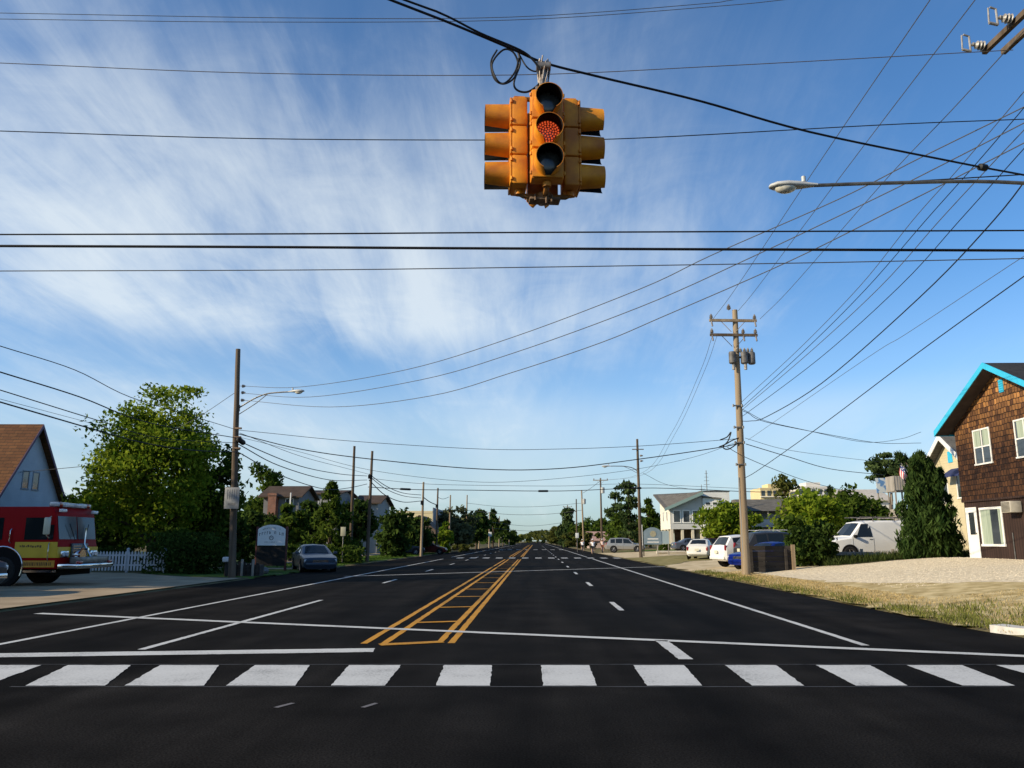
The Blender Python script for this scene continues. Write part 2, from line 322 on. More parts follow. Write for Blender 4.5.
patch('gravel_lot', [(9.2, 41), (9.6, 34), (10.2, 29), (11.2, 25.5), (13, 22.6), (17, 20.5), (26, 20), (40, 24), (40, 37.2), (24, 36.6), (14, 36.4), (12, 41)], gravel, .012, seed=3)
patch('dry_grass_verge', [(8.1, 40), (8.1, 16), (9, 14.6), (12, 14.0), (30, 13.6), (40, 18), (40, 24), (26, 20), (17, 20.5), (13, 22.6), (11.2, 25.5), (10.2, 29), (9.6, 34), (9.2, 40)], drygr, .008, ragged=.2, seed=4)
patch('sandy_driveway', [(8.2, 52), (8.2, 41), (12, 41), (30, 40), (40, 46), (40, 58), (24, 60), (11, 59)], sand, .012, seed=5)
patch('grass_strip', [(8.2, 75), (8.2, 52.5), (11, 59.5), (19, 62), (19, 66), (13, 77)], M('mixed_turf', (.17, .15, .05), (.30, .25, .11), scale=1.5, rough=.95, bump=.6, bscale=20, spec=.1), .010, seed=6)
patch('side_road', [(8.2, 108), (8.2, 76), (13, 77.4), (19, 76), (60, 74), (60, 86), (24, 92)], sand, .012, seed=7)
patch('lawn', [(20, 92.5), (60, 87), (60, 105), (20, 112), (10, 116)], lawn, .012, seed=8)
patch('roadside_lawn', [(-12.6, 110), (-12.6, 48), (-17, 47), (-17.5, 110)], lawn, .012, seed=9, ragged=.15)
patch('sidewalk', [(-17.6, 110), (-17.1, 47), (-19.2, 47), (-19.6, 110)], conc, .012, ragged=.02, seed=10)
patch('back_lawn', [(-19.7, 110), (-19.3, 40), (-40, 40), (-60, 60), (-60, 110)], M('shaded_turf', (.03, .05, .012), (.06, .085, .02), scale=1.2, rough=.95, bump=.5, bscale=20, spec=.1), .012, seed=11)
patch('station_apron', [(-12.5, 34.5), (-12.5, 18.5), (-60, 18.5), (-60, 38), (-19, 38), (-15.5, 35.5)], conc, .012, ragged=.0, seed=12)
patch('apron_grass', [(-12.3, 46), (-12.3, 35), (-15.5, 36), (-19, 38.4), (-19, 46.5)], lawn, .010, ragged=.12, seed=13)
patch('house_walk', [(-13, 46.8), (-13, 45.2), (-22, 45.2), (-22, 46.8)], conc, .016, ragged=.02, seed=14)

# --- the road: one mesh with rounded corners at the cross street
rb = MB(); Z = 0.0
def rect(b, x0, x1, y0, y1, z): b.add([(x0, y0, z), (x1, y0, z), (x1, y1, z), (x0, y1, z)], [(0, 1, 2, 3)])
rect(rb, -12.3, 8.05, -60, 1500, Z); rect(rb, -300, -12.3, -4, 18.3, Z); rect(rb, 8.05, 300, -4, 13.0, Z)
cor = [(8.05, 13.0), (10.6, 13.0)] + [(10.6 - 2.55 * math.sin(a), 15.55 - 2.55 * math.cos(a)) for a in [PI / 2 * k / 8 for k in range(1, 9)]]
rb.add([(x, y, Z) for x, y in cor], [tuple(range(len(cor)))])
road = struct(rb.build('road', ASPH, smooth=False))
def G(px, py, z=.005): return PZ(px, py, z)
def stripe(a, b, w, z=.006):                            # painted strip between two ground points
    a = Vector((a[0], a[1], z)); b = Vector((b[0], b[1], z)); n = (b - a).cross(Vector((0, 0, 1))).normalized() * (w / 2)
    return [a + n, a - n, b - n, b + n]
_je = random.Random(11)
def worn_edge(q):                                        # paint edges are never ruler straight
    if min(p[1] for p in q) > 60: return q
    out = []
    for i, p in enumerate(q):
        p = Vector(p); r = Vector(q[(i + 1) % len(q)]); k = max(1, int((r - p).length / (.09 if (r - p).length < 16 else .3)))
        for j in range(k):
            s = p.lerp(r, j / k); e = .0045 if (r - p).length > .5 else .003; out.append(s + Vector((_je.gauss(0, e), _je.gauss(0, e), 0)))
    return out
def mark(name, polys, mat):
    b = MB()
    for q in polys:
        q = worn_edge(q); b.add(q, [tuple(range(len(q)))])
    return b.build(name, mat, road, smooth=False)
def g2(px, py): p = G(px, py); return (p.x, p.y)
# crosswalk bars: measured on the photo (left and right ends of the near and far edges)
near = [(-80, -15), (25, 105), (125, 204), (226, 295), (331, 385), (436, 490), (543, 597), (647, 702), (752, 804), (856, 908), (962, 1015), (1068, 1122)]
far = [(-42, 41), (68, 131), (160, 219), (255, 310), (349, 401), (444, 492), (541, 589), (633, 684), (725, 776), (816, 870), (907, 962), (996, 1050)]
for (a, b), (c, d) in zip(near, far):
    yn, yf = 685.5, 665.0
    q = [G(a, yn, .006), G(b, yn, .006), G(d, yf, .006), G(c, yf, .006)]
    mark('crosswalk_bar', [q], WHITEP)
FADEP = paintmat('faded_paint', (.06, .06, .06), .6)
for yy in (686.5, 664.2):
    p, q = G(10, yy), G(1010, yy); mark('crosswalk_edge_line', [stripe(p, q, .035, .004)], FADEP)
a, b = G(-160, 657.5), G(374, 650.0); mark('stop_line', [stripe(a, b, .42, .006)], WHITEP)
a, b = G(38, 613.5), G(1100, 659.5); mark('cross_line', [stripe(a, b, .24, .010)], WHITEP)
a, b = G(345, 576.5), G(675, 566.2); mark('cross_line', [stripe(a, b, .26, .010)], WHITEP)
mark('stop_stub', [stripe(G(661, 640.5), G(686, 659.5), .20, .010)], WHITEP)
XL, XLL, XR = -8.45, -5.92, 5.12
mark('edge_line', [stripe((XL, 11.5), (XL, 74), .13)], WHITEP); mark('edge_line', [stripe((XL - .1, 82), (XL - .3, 480), .13)], WHITEP)
mark('edge_line', [stripe((XR, 13.1), (XR, 74), .13)], WHITEP); mark('edge_line', [stripe((XR, 82), (XR, 480), .13)], WHITEP)
mark('lane_line', [stripe((XLL, 12.3), (XLL, 22.5), .13)], WHITEP)
for k in range(24):
    y = 31.5 + k * 12.2
    mark('lane_dash', [stripe((XLL, y), (XLL, y + 3.05), .12)], WHITEP)
for k in range(26):
    y = 19.4 + k * 10.4
    mark('lane_dash', [stripe((2.0, y), (2.0, y + 2.6), .13)], WHITEP)
for x0, y0, y1 in ((-2.74, 13.1, 72), (-2.42, 13.0, 72), (-1.56, 13.4, 72), (-1.36, 13.2, 72), (-2.74, 84, 330), (-2.42, 84, 330), (-1.56, 84, 330), (-1.36, 84, 330)):
    mark('median_line', [stripe((x0, y0), (x0, y1), .115)], YELP)
for i, (y, d) in enumerate([(12.95, .42), (16.4, .3), (20.1, .25), (23.9, .2), (27.6, .2), (31.8, .15), (36, .15)] + [(40.2 + 4.2 * k, .1) for k in range(8)] + [(88 + 9 * k, .1) for k in range(22)]):
    mark('median_bar', [stripe((-2.46, y), (-1.52, y + d), .20 if i else .24, .009)], YELP)
for k in range(13):                                      # the next crosswalk, far down the road
    x = -7.6 + k * 1.25
    mark('far_crosswalk_bar', [[(x, 76.6, .006), (x + .62, 76.6, .006), (x + .62, 79.4, .006), (x, 79.4, .006)]], WHITEP)
for k in range(8):
    x = -6.9 + k * 1.6; mark('far_crosswalk_bar', [[(x, 150, .006), (x + .8, 150, .006), (x + .8, 154, .006), (x, 154, .006)]], WHITEP)
# small worn reflectors and tar seams on the near asphalt
for px, py in ((285, 705), (370, 705)):
    p = G(px, py); mark('worn_marker', [stripe((p.x - .05, p.y - .12), (p.x + .05, p.y + .10), .05)], paintmat('scuffed_mark%d' % px, (.16, .15, .15), .4))
# kerb return at the right-hand corner
kb = MB()
arc = [(10.6 - 2.55 * math.sin(a), 15.55 - 2.55 * math.cos(a)) for a in [PI / 2 * k / 10 for k in range(-6, 9)]]
arc = [(14.6, 13.0), (12.5, 13.0), (10.6, 13.0)] + [(10.6 - 2.55 * math.sin(PI / 2 * k / 8), 15.55 - 2.55 * math.cos(PI / 2 * k / 8)) for k in range(1, 8)]
for i in range(len(arc) - 1):
    a, b = Vector((*arc[i], 0)), Vector((*arc[i + 1], 0)); n = Vector((0, 0, 1)).cross(b - a).normalized() * -1
    n = n if n.dot(Vector((10.6, 15.55, 0)) - a) > 0 else -n
    kb.add([a + Vector((0, 0, -.05)), b + Vector((0, 0, -.05)), b + Vector((0, 0, .13)), a + Vector((0, 0, .13)), a + n * .3 + Vector((0, 0, .14)), b + n * .3 + Vector((0, 0, .14)), b + n * .3 + Vector((0, 0, -.05)), a + n * .3 + Vector((0, 0, -.05))], [(0, 1, 2, 3), (3, 2, 5, 4), (4, 5, 6, 7)])
struct(kb.build('kerb', M('pale_kerb', (.45, .43, .39), (.62, .6, .55), scale=6, rough=.9, bump=.3), smooth=True))

# --- grass blades and stones near the road (nobody could count them)
def blades(name, n, area, hmin, hmax, wid, c1, c2, clump=None):
    Cs = []; 
    while len(Cs) < n:
        x, y = area(); z = H(x, y)
        if z > 0: Cs.append((x, y, z))
    C = np.array(Cs); h = rng.uniform(hmin, hmax, n); az = rng.uniform(0, 2 * PI, n); ln = rng.normal(0, .35, (n, 2))
    up = np.stack([ln[:, 0], ln[:, 1], np.ones(n)], 1) * (h / 2)[:, None]; sd = np.stack([np.cos(az), np.sin(az), np.zeros(n)], 1) * wid
    o = quads(name, C + up, up, sd, rng.uniform(0, 1, n), leafmat(name + '_blades', c1, c2, .3)); return struct(o, 'stuff')
tufts = [(random.uniform(8.2, 11.0), random.uniform(14.8, 19)) for _ in range(30)] + [(random.uniform(8.1, 8.5), random.uniform(15, 42)) for _ in range(60)]
def a1():
    t = random.choice(tufts); return t[0] + random.gauss(0, .28), t[1] + random.gauss(0, .35)
blades('green_grass_tufts', 5000, a1, .05, .17, .010, (.10, .11, .03), (.22, .23, .06))
def a2(): 
    y = random.uniform(14.2, 40); return random.uniform(8.1, 8.1 + (7 if y < 21 else 1.8)), y
blades('straw_grass_blades', 24000, a2, .02, .06, .008, (.34, .25, .10), (.64, .50, .25))
def a3(): return random.uniform(-16.8, -12.7), random.uniform(48, 108)
blades('lawn_blades', 9000, a3, .04, .12, .02, (.03, .07, .01), (.12, .19, .03))
def a4(): return random.uniform(13, 24), random.uniform(36.6, 40.5)
blades('weed_fringe', 6000, a4, .1, .5, .02, (.02, .035, .01), (.07, .09, .025))
def pebbles(n):
    b = MB(); rr = random.Random(5)
    for _ in range(n):
        y = rr.uniform(21, 36); x0 = 13.2 if y < 24 else 10.6; x = rr.uniform(x0, 21); s = rr.uniform(.008, .024); z = H(x, y) + .012
        b.add([(x - s, y, z), (x, y - s, z), (x + s, y, z), (x, y + s, z), (x + s * .2, y, z + s * .8)], [(0, 1, 4), (1, 2, 4), (2, 3, 4), (3, 0, 4)])
    return struct(b.build('gravel_stones', M('gravel_stone', (.54, .45, .31), (.80, .69, .51), scale=14, rough=.95), smooth=False, fix=False), 'stuff')
pebbles(6000)
# ================================================================ traffic signal
YEL = M('signal_yellow', (.74, .29, .012), (.46, .145, .014), scale=4.5, rough=.5, bump=.08, bscale=60, spec=.4)
BLK = M('matt_black', (.010, .010, .010), rough=.9, spec=.1)
CABLE = M('cable_black', (.010, .010, .011), rough=.6, spec=.3)
STEEL = M('galvanised_steel', (.14, .135, .125), (.24, .235, .22), scale=6, rough=.45, metal=.7)
RUST = M('rusty_steel', (.12, .07, .04), (.25, .17, .11), scale=12, rough=.8, metal=.2)
DARKLENS = M('dark_lens', (.02, .022, .022), (.05, .055, .05), scale=18, rough=.25, coat=.4)
LEDOFF = M('lit_lens_base', (.08, .012, .008), rough=.4, emit=(.45, .04, .012), es=.09)
LED = M('led_orange', (.5, .06, .02), rough=.4, emit=(1, .13, .035), es=.52)
sigp = P(544, 148, 8.2)
sig = thing('traffic_signal', 'yellow four-way traffic light hanging from a cable over the road, middle lens lit orange', 'traffic light', sigp, R(6))
def signal_head(rz, dist, name='signal_head', lit=False, vl=.30):
    X = Matrix.Rotation(rz, 4, 'Z') @ Matrix.Translation((0, -dist, 0))
    b = MB(); b.X = X
    for k in (1, 0, -1):
        z = k * .345
        b.bbox((0, .0, z), (.35, .17, .338), .022)                                # section box
        b.bbox((0, -.095, z), (.335, .025, .322), .01)                            # door
        for sx in (-1, 1):
            for dz in (-.11, .11): b.cyl((sx * .178, -.09, z + dz), .014, .035, 'Z', 8)   # hinge lugs
    b.cyl((0, .0, .545), .045, .05); b.cyl((0, .0, -.545), .045, .05)
    for sx in (-1, 1): b.box((sx * .12, .0, .525), (.05, .12, .02))
    h = b.build(name, YEL, sig)
    for k in (1, 0, -1):
        z = k * .345; v = MB(); v.X = X; n = 28
        def ring(r, y, z0, cut):                                                   # tunnel visor, open strip at the bottom
            return [(r * math.cos(a), y, z0 + r * math.sin(a)) for a in [-PI / 2 + cut + (2 * PI - 2 * cut) * j / n for j in range(n + 1)]]
        for mi, r in ((0, .150), (1, .144)):
            v.m = mi; A = ring(r, -.105, z, .16); B = ring(r * .985, -vl, z - .012, .50)
            v.add(A + B, [(j, j + 1, n + 2 + j, n + 1 + j) for j in range(n)])
        v.m = 0
        A = ring(.150 * .985, -vl, z - .012, .50); B = ring(.144 * .985, -vl, z - .012, .50)
        v.add(A + B, [(j, j + 1, n + 2 + j, n + 1 + j) for j in range(n)])
        v.build('visor', [YEL, BLK], h, ang=50, fix=False)
        l = MB(); l.X = X; l.lathe([(.142, -.112), (.135, -.120), (.09, -.135), (.045, -.142), (.001, -.144)], (0, 0, z), 'Y', 24)
        on = lit and k == 0
        lo = l.build('lens', LEDOFF if on else DARKLENS, h)
        if on:
            d = MB(); d.X = X
            for ir, cnt in ((0, 1), (.030, 6), (.058, 12), (.086, 17), (.113, 23)):
                for j in range(cnt):
                    a = 2 * PI * j / cnt + ir * 9; yy = -.146 + ir * .12
                    d.sphere((ir * math.cos(a), yy, z + ir * math.sin(a)), .0105, 8)
            d.build('led_cluster', LED, h)['kind'] = 'stuff'
    return h
signal_head(0, .23, lit=True); signal_head(PI / 2, .285, vl=.375); signal_head(-PI / 2, .285, vl=.375); signal_head(PI, .23)
b = MB()
for rz in (0, PI / 2, -PI / 2, PI):
    b.X = Matrix.Rotation(rz, 4, 'Z'); q = .285 if abs(rz) == PI / 2 else .23
    b.tube([(0, -q, .56), (0, -q + .05, .585), (0, 0, .585)], .028, 8); b.tube([(0, -q, -.55), (0, -q + .05, -.58), (0, 0, -.585)], .030, 8)
b.X = Matrix(); b.cyl((0, 0, .60), .075, .09); b.cyl((0, 0, -.59), .085, .07); b.cyl((0, 0, 0), .02, 1.2)
b.build('hub_bracket', M('signal_bracket', (.30, .12, .012), (.12, .055, .015), scale=9, rough=.55), sig)
b = MB()
for x, z0 in ((-.18, -.65), (.02, -.68), (.12, -.66)): b.cyl((x * .6, -.08, (z0 - .6) / 2 - .0), .012, abs(z0 + .6) + .02, 'Z', 8)
b.bbox((0, 0, -.63), (.34, .16, .03), .01); b.build('bottom_plate', RUST, sig)
b = MB(); b.tube([(0, 0, .63), (-.02, -.01, .78), (.015, 0, 1.03)], [.035, .045, .03], 10)
for k in range(9): a = k * .7; b.tube([(.05 * math.cos(a), .04 * math.sin(a), .74), (.07 * math.cos(a + .5), .05 * math.sin(a + .5), .92), (.055 * math.cos(a + 1), .05 * math.sin(a + 1), 1.05 + .03 * (k % 3))], .010, 6)
b.bbox((-.06, -.02, .70), (.07, .06, .07), .012); b.cyl((.0, 0, 1.0), .06, .16, 'X', 12); b.build('cable_clamp', M('clamp_metal', (.16, .12, .09), (.32, .29, .26), scale=14, rough=.5, metal=.5), sig)

# ================================================================ poles
WOODD = M('weathered_pole', (.075, .055, .038), (.15, .115, .085), scale=5, rough=.9, bump=.5, stretch=(1, 1, .06), bscale=26, spec=.15)
WOODL = M('sunbleached_pole', (.22, .16, .10), (.34, .27, .185), scale=4, rough=.9, bump=.5, stretch=(1, 1, .06), bscale=26, spec=.15)
INSUL = M('insulator_glaze', (.16, .13, .11), (.3, .27, .24), scale=10, rough=.25)
PORC = M('pale_porcelain', (.16, .15, .135), (.36, .34, .31), scale=14, rough=.4)
LAMPG = M('lamp_housing_grey', (.42, .43, .42), (.52, .53, .52), scale=6, rough=.5)
LENS = M('prismatic_lens', (.55, .52, .42), (.75, .72, .62), scale=30, rough=.15, coat=.5)
def insulator(b, p, s=1., axis=(0, 0, 1)):
    ax = Vector(axis).normalized(); q = Matrix.Translation(p) @ ax.to_track_quat('Z', 'Y').to_matrix().to_4x4() @ Matrix.Scale(s, 4); o = b.X; b.X = o @ q
    b.lathe([(.02, 0), (.05, .03), (.085, .05), (.05, .075), (.08, .10), (.045, .125), (.07, .15), (.03, .18), (.035, .22), (.0, .225)], n=10); b.X = o
def street_arm(t, z, reach, direction, rise=.75, strut=True, x0=0., luc=1.):
    """curved mast arm on a pole thing; direction = angle in plan; returns the arm part with its lamp_head sub-part"""
    X = Matrix.Rotation(direction, 4, 'Z')
    b = MB(); b.X = X
    arc = smooth_pts([(x0 + .12, 0, z - rise), (reach * .22, 0, z - rise * .38), (reach * .5, 0, z - rise * .06), (reach * .8, 0, z), (reach, 0, z)], 5)
    b.tube(arc, .032 * luc, 8)
    if strut: b.tube([(x0 + .12, 0, z - rise * 1.5), (reach * .28, 0, z - rise * .72), (reach * .52, 0, z - rise * .09)], .018 * luc, 6)
    b.bbox((x0 + .13, 0, z - rise), (.06, .12, .3), .01)
    arm = b.build('lamp_arm', STEEL, t)
    h = MB(); h.X = X @ Matrix.Translation((reach - .05, 0, z)) @ Matrix.Scale(luc, 4)
    prof = [(0, .04, .035), (.12, .06, .05), (.3, .10, .08), (.5, .15, .085), (.68, .14, .07), (.78, .07, .04), (.80, .01, .01)]
    vs = []; fs = []; n = 14
    for x, w_, hh in prof:
        for j in range(n):
            a = 2 * PI * j / n; vs.append((x, w_ * math.cos(a), .0 + (hh if math.sin(a) > 0 else hh * .55) * math.sin(a)))
    for i in range(len(prof) - 1):
        for j in range(n): fs.append((i * n + j, i * n + (j + 1) % n, (i + 1) * n + (j + 1) % n, (i + 1) * n + j))
    h.add(vs, fs); h.cyl((.22, 0, .12), .035, .09); ho = h.build('lamp_head', LAMPG, arm, ang=60)
    l = MB(); l.X = h.X; l.sphere((.53, 0, -.02), .14, 14, (1.35, .85, .75)); l.build('lamp_lens', LENS, arm)
    return arm
def pole(name, label, cat, px, pybase, pytop, Y, r=.14, mat=WOODD, group='utility poles along the road', lean=0.):
    p = base(px, Y, pybase); top = P(px, pytop, Y)
    # rows of the photo at the pole's own distance give its height
    d = ray(px, pytop); hd = math.hypot(p.x, Y); z = CAMH + d.z * hd / math.hypot(d.x, d.y); h = z - p.z
    t = thing(name, label, cat, p, random.uniform(0, .3), group)
    b = MB(); k = 9; b.tube([(lean * (i / k), .012 * math.sin(i * 2.1), -.3 + (h + .3) * i / k) for i in range(k + 1)], [r * (1.12 - .42 * i / k) for i in range(k + 1)], 14)
    b.build('shaft', mat, t); t['h'] = h; t.rotation_euler.z = 0
    return t, h
def crossarm(t, z, half, rz=0., mat=WOODL, pins=(-.95, -.35, .35, .95), drop=True, braces=True):
    b = MB(); b.X = Matrix.Rotation(rz, 4, 'Z'); b.box((0, -.15, z), (half * 2, .10, .12))
    if braces:
        for s in (-1, 1): b.tube([(s * half * .5, -.15, z - .05), (s * .1, -.14, z - .55)], .015, 6)
    a = b.build('crossarm', mat, t)
    for s in pins:
        b = MB(); b.X = Matrix.Rotation(rz, 4, 'Z'); insulator(b, (s * half, -.15, z + .06), 1.1); b.build('insulator', INSUL, a)
        if drop: b = MB(); b.X = Matrix.Rotation(rz, 4, 'Z'); b.tube([(s * half, -.17, z - .03), (s * half + .03, -.2, z - .3)], .04, 8); b.build('cutout', INSUL, a)
    return a

# near right pole with two crossarms and the transformer/switch cluster
r1, h1 = pole('utility_pole', 'tall pale wooden utility pole with two crossarms beside the blue car', 'utility pole', 746, 575, 309, 36.5, .17, WOODL, lean=.16)
crossarm(r1, h1 - .55, 1.12, R(4), pins=(-.92, .92)); crossarm(r1, h1 - 1.25, 1.12, R(4), WOODD, pins=(-.92, .4, .92))
b = MB(); insulator(b, (-.12, 0, h1), 1.3); b.build('pin_insulator', INSUL, r1)
b = MB(); b.box((.35, -.05, h1 - 2.3), (.9, .08, .08)); tb = b.build('transformer_bracket', STEEL, r1)
for x, y in ((-.14, -.28), (.42, -.22), (.78, -.12)):
    b = MB(); b.lathe([(.0, -.3), (.13, -.3), (.17, -.26), (.17, .2), (.15, .26), (.0, .28)], (x, y, h1 - 2.35), n=14); b.build('transformer', M('transformer_grey', (.05, .048, .045), (.13, .125, .12), scale=5, rough=.6), r1)
for x in (.12, .28, .46, .62, .8): b = MB(); insulator(b, (x, -.15, h1 - 2.1), 1.0); b.build('bushing', PORC, tb)
for x in (-.10, .45): b = MB(); b.cyl((x, -.25, h1 - 2.78), .07, .3); b.build('arrester', PORC, tb)
b = MB(); b.cyl((-.1, -.1, 2.2), .03, 4.2, 'Z', 6); b.build('conduit', M('grey_conduit', (.2, .2, .19), rough=.6), r1)
for k, z in enumerate((h1 - 4.6, h1 - 5.6, h1 - 6.3, h1 - 7.3)): b = MB(); b.bbox((.0, -.17, z), (.42, .06, .06), .01); b.cyl((.2, -.18, z), .04, .12); b.cyl((-.2, -.18, z), .04, .12); b.build('wire_bracket', STEEL, r1)

# near right pole outside the frame: only its double crossarm end and its lamp arm show
R0 = Vector((10.6, 12.3, 0)); R0.z = .1
r0 = thing('utility_pole', 'close pole at the right edge with the double crossarm in the top right corner', 'utility pole', R0, 0, 'utility poles along the road')
b = MB(); b.tube([(0, 0, -.3), (0, 0, 6.5), (0, 0, 13.2)], [.19, .16, .13], 14); b.build('shaft', WOODL, r0)
pa, pb = PZ(984, 52, 12.0), PZ(1030, 8, 12.0)
for dx in (0, 1):
    off = Vector((.0, 0, 0)) if not dx else (PZ(1003, 52, 12.0) - pa)
    b = MB(); u = (pb - pa).normalized(); s = pa + off - Vector(R0); e = s + u * 2.9
    m = (s + e) / 2; b.box(m, ((e - s).length, .10, .12), rz=math.atan2(u.y, u.x)); arm = b.build('crossarm', WOODD, r0)
    if not dx:
        q = MB(); w = MB(); side = Vector((-u.y, u.x, 0)) * (1 if (-u.y) < 0 else -1)
        for t_, k in ((.12, 0), (1.02, 1), (1.9, 2)):
            c0 = s + u * t_ + Vector((0, 0, .05)); out = c0 + side * .22 + Vector((0, 0, .03))
            insulator(q, c0 + side * .04, 1.3, side + Vector((0, 0, .15)))
            f = out + side * .16
            w.tube([f + Vector((0, 0, -.16)), f + Vector((0, 0, .2)), f + side * .12 + Vector((0, 0, .24))], .022, 8)
            w.tube([f + side * .18 + Vector((0, 0, -.12)), f + side * .16 + Vector((0, 0, .22))], .018, 8)
            w.tube([f + Vector((0, 0, -.16)), f + side * .18 + Vector((0, 0, -.12))], .03, 8); w.tube([out, f], .025, 8)
            q.build('insulator', PORC, arm); q = MB()
            w.build('cutout_fuse', M('cutout_grey', (.2, .19, .18), (.35, .34, .33), scale=8, rough=.5), arm); w = MB()
lampt = P(789, 189, 12.6)
lr = (Vector((lampt.x, lampt.y, 0)) - Vector((R0.x, R0.y, 0))); ldir = math.atan2(lr.y, lr.x)
lz = P(850, 185.5, 12.6).z - R0.z
street_arm(r0, lz, lr.length - .42, ldir, rise=.75, strut=False)

# left poles
l1, hl1 = pole('utility_pole', 'tall dark pole on the left with a street lamp arm and a square grey sign', 'utility pole', 232, 578, 348, 35.3, .15, WOODD, lean=-.42)
d = P(300, 394, 34.6) - Vector(l1.location); street_arm(l1, P(272, 393, 35).z - l1.location.z, math.hypot(d.x, d.y) - .55, math.atan2(d.y, d.x), rise=.62, x0=-.36)
for z in (hl1 - 1.75, hl1 - 2.05, hl1 - 2.4): b = MB(); insulator(b, (-.12, -.05, z), .9, (1, -.2, 0)); b.build('insulator', INSUL, l1)
for z in (hl1 - 3.7, hl1 - 4.1, hl1 - 4.6): b = MB(); b.bbox((-.1, -.16, z), (.3, .08, .08), .01); b.build('wire_bracket', RUST, l1)
l2, h2 = pole('utility_pole', 'thin bare pole behind the parked sedan, left of a slightly shorter pole', 'utility pole', 350, 562, 446, 62, .13, WOODD)
l3, h3 = pole('utility_pole', 'thin pole with cable splices just right of the bare pole behind the sedan', 'utility pole', 367, 561, 451, 61.5, .13, WOODD, lean=.12)
b = MB(); b.bbox((.05, -.15, h3 - 2.0), (.3, .2, .3), .03); b.build('splice_box', BLK, l3)
dl = [(421, 557, 482, 86, 'pole with a black cable closure in front of the block with a yellow lit wall'), (436, 553, 488, 104, 'dark pole before the grey end wall of the lit block'),
      (449, 550, 495, 124, 'pale pole at the edge of the willow, third from the yellow lit block'), (466, 549, 495, 142, 'pale tall pole standing in the willow foliage on the left roadside'),
      (479, 548, 508, 170, 'small distant pole right of the willow on the left roadside'), (489, 548, 512, 190, 'faint distant pole before the dark tree row, left roadside'),
      (499, 547, 516, 225, 'distant pole halfway along the dark tree row, left roadside'), (504, 546, 519, 260, 'tiny pole near the end of the dark tree row, left roadside'), (509, 545, 522, 300, 'last tiny pole before the road end, left roadside')]
LP = []
for px, pb_, pt_, Y, lab in dl:
    t, h = pole('utility_pole', lab, 'utility pole', px, pb_, pt_, Y, .14 if Y < 150 else .16, WOODD if px == 436 else WOODL, lean=.1); LP.append((t, h))
    b = MB(); b.bbox((.03, -.16, h * .72), (.34, .16, .45), .03); b.build('splice_box', BLK, t)
# right poles
r2, hr2 = pole('utility_pole', 'dark pole with a lamp arm reaching left, beside the blue arched sign', 'utility pole', 641, 557.5, 439, 76, .15, WOODD, lean=-.02)
street_arm(r2, P(620, 467, 76).z, 2.6, R(178), rise=.45, luc=1.15)
b = MB(); b.box((0, -.15, hr2 - 1.0), (1.1, .08, .08)); b.build('crossarm', WOODD, r2)
for z in (hr2 - 1.6, hr2 - 2.1): b = MB(); insulator(b, (.16, -.1, z), 1.4, (1, 0, 0)); b.build('insulator', INSUL, r2)
r3, hr3 = pole('utility_pole', 'pole with a short crossarm and grey transformer behind the silver truck', 'utility pole', 602, 550, 478, 124, .16, WOODD)
crossarm(r3, hr3 - .35, 1.15, drop=False, pins=(-.9, 0, .9)); b = MB(); b.lathe([(0, -.5), (.28, -.45), (.3, .4), (.0, .5)], (.28, -.35, hr3 - 1.9), n=12); b.build('transformer', M('transformer_pale', (.4, .41, .4), rough=.5), r3)
drr = [(584, 549.5, 490, 142, 'leaning pole with a pale transformer right of the thin distant pole', True), (577, 549, 499, 165, 'thin distant pole just left of the leaning transformer pole', False), (568, 547, 505, 215, 'small distant crossarm pole above the trees, right roadside', True), (563, 546.5, 509, 250, 'faint farthest pole of the right roadside', False)]
RP = []
for px, pb_, pt_, Y, lab, tr in drr:
    t, h = pole('utility_pole', lab, 'utility pole', px, pb_, pt_, Y, .16, WOODL if tr and Y < 150 else WOODD, lean=-.25 if Y == 142 else 0); RP.append((t, h))
    if Y == 142: b = MB(); b.lathe([(0, -.5), (.28, -.45), (.3, .4), (.0, .5)], (.15, -.35, h - 2.0), n=12); b.build('transformer', MATS['transformer_pale'], t)
    elif tr: crossarm(t, h - .5, 1.2, drop=False, pins=(-.9, 0, .9), braces=False)

# ================================================================ wires
GREYW = M('aluminium_wire', (.10, .10, .10), rough=.5, metal=.3); BROWNW = M('weathered_wire', (.10, .075, .055), rough=.6)
def wire(label, A, B, pix, r=.012, mat=None, ext=(0, 0), closures=(), group='overhead wires', name='overhead_wire', cat='wire', ends=(None, None)):
    """a cable hung in the vertical plane through A and B (plan points); pix are where the photo shows it"""
    A = Vector((A[0], A[1])); B = Vector((B[0], B[1])); n = Vector((-(B - A).y, (B - A).x)); pts = []
    for px, py in pix:
        d = ray(px, py); t = n.dot(A - Vector((0, 0))) / n.dot(Vector((d.x, d.y))); pts.append(CAM + d * t)
    if ends[0] is not None: pts.insert(0, Vector(ends[0]))
    if ends[1] is not None: pts.append(Vector(ends[1]))
    if ext[0]: v = (pts[0] - pts[1]).normalized(); pts.insert(0, pts[0] + v * ext[0])
    if ext[1]: v = (pts[-1] - pts[-2]).normalized(); pts.append(pts[-1] + v * ext[1])
    b = MB(); sp = smooth_pts(pts, 6); b.tube(sp, r, 6); o = tag(b.build(name, mat or CABLE), label, cat, group)
    for f, ln, rr in closures:                          # splice closures, f along the smoothed line
        i = int(f * (len(sp) - 2)); c = sp[i]; u = (sp[i + 1] - sp[i]).normalized()
        q = MB(); q.tube([c - u * ln, c - u * ln * .8, c + u * ln * .8, c + u * ln], [r, rr, rr, r], 8); q.build('splice_closure', CABLE, o)
    return o
Yc = 13.4
NX = ((-10, Yc), (10, Yc))
wire('upper of two thin wires crossing the very top of the sky', *NX, [(0, 13), (300, 18), (512, 17), (700, 4), (760, -4)], .006, GREYW, (5, 6))
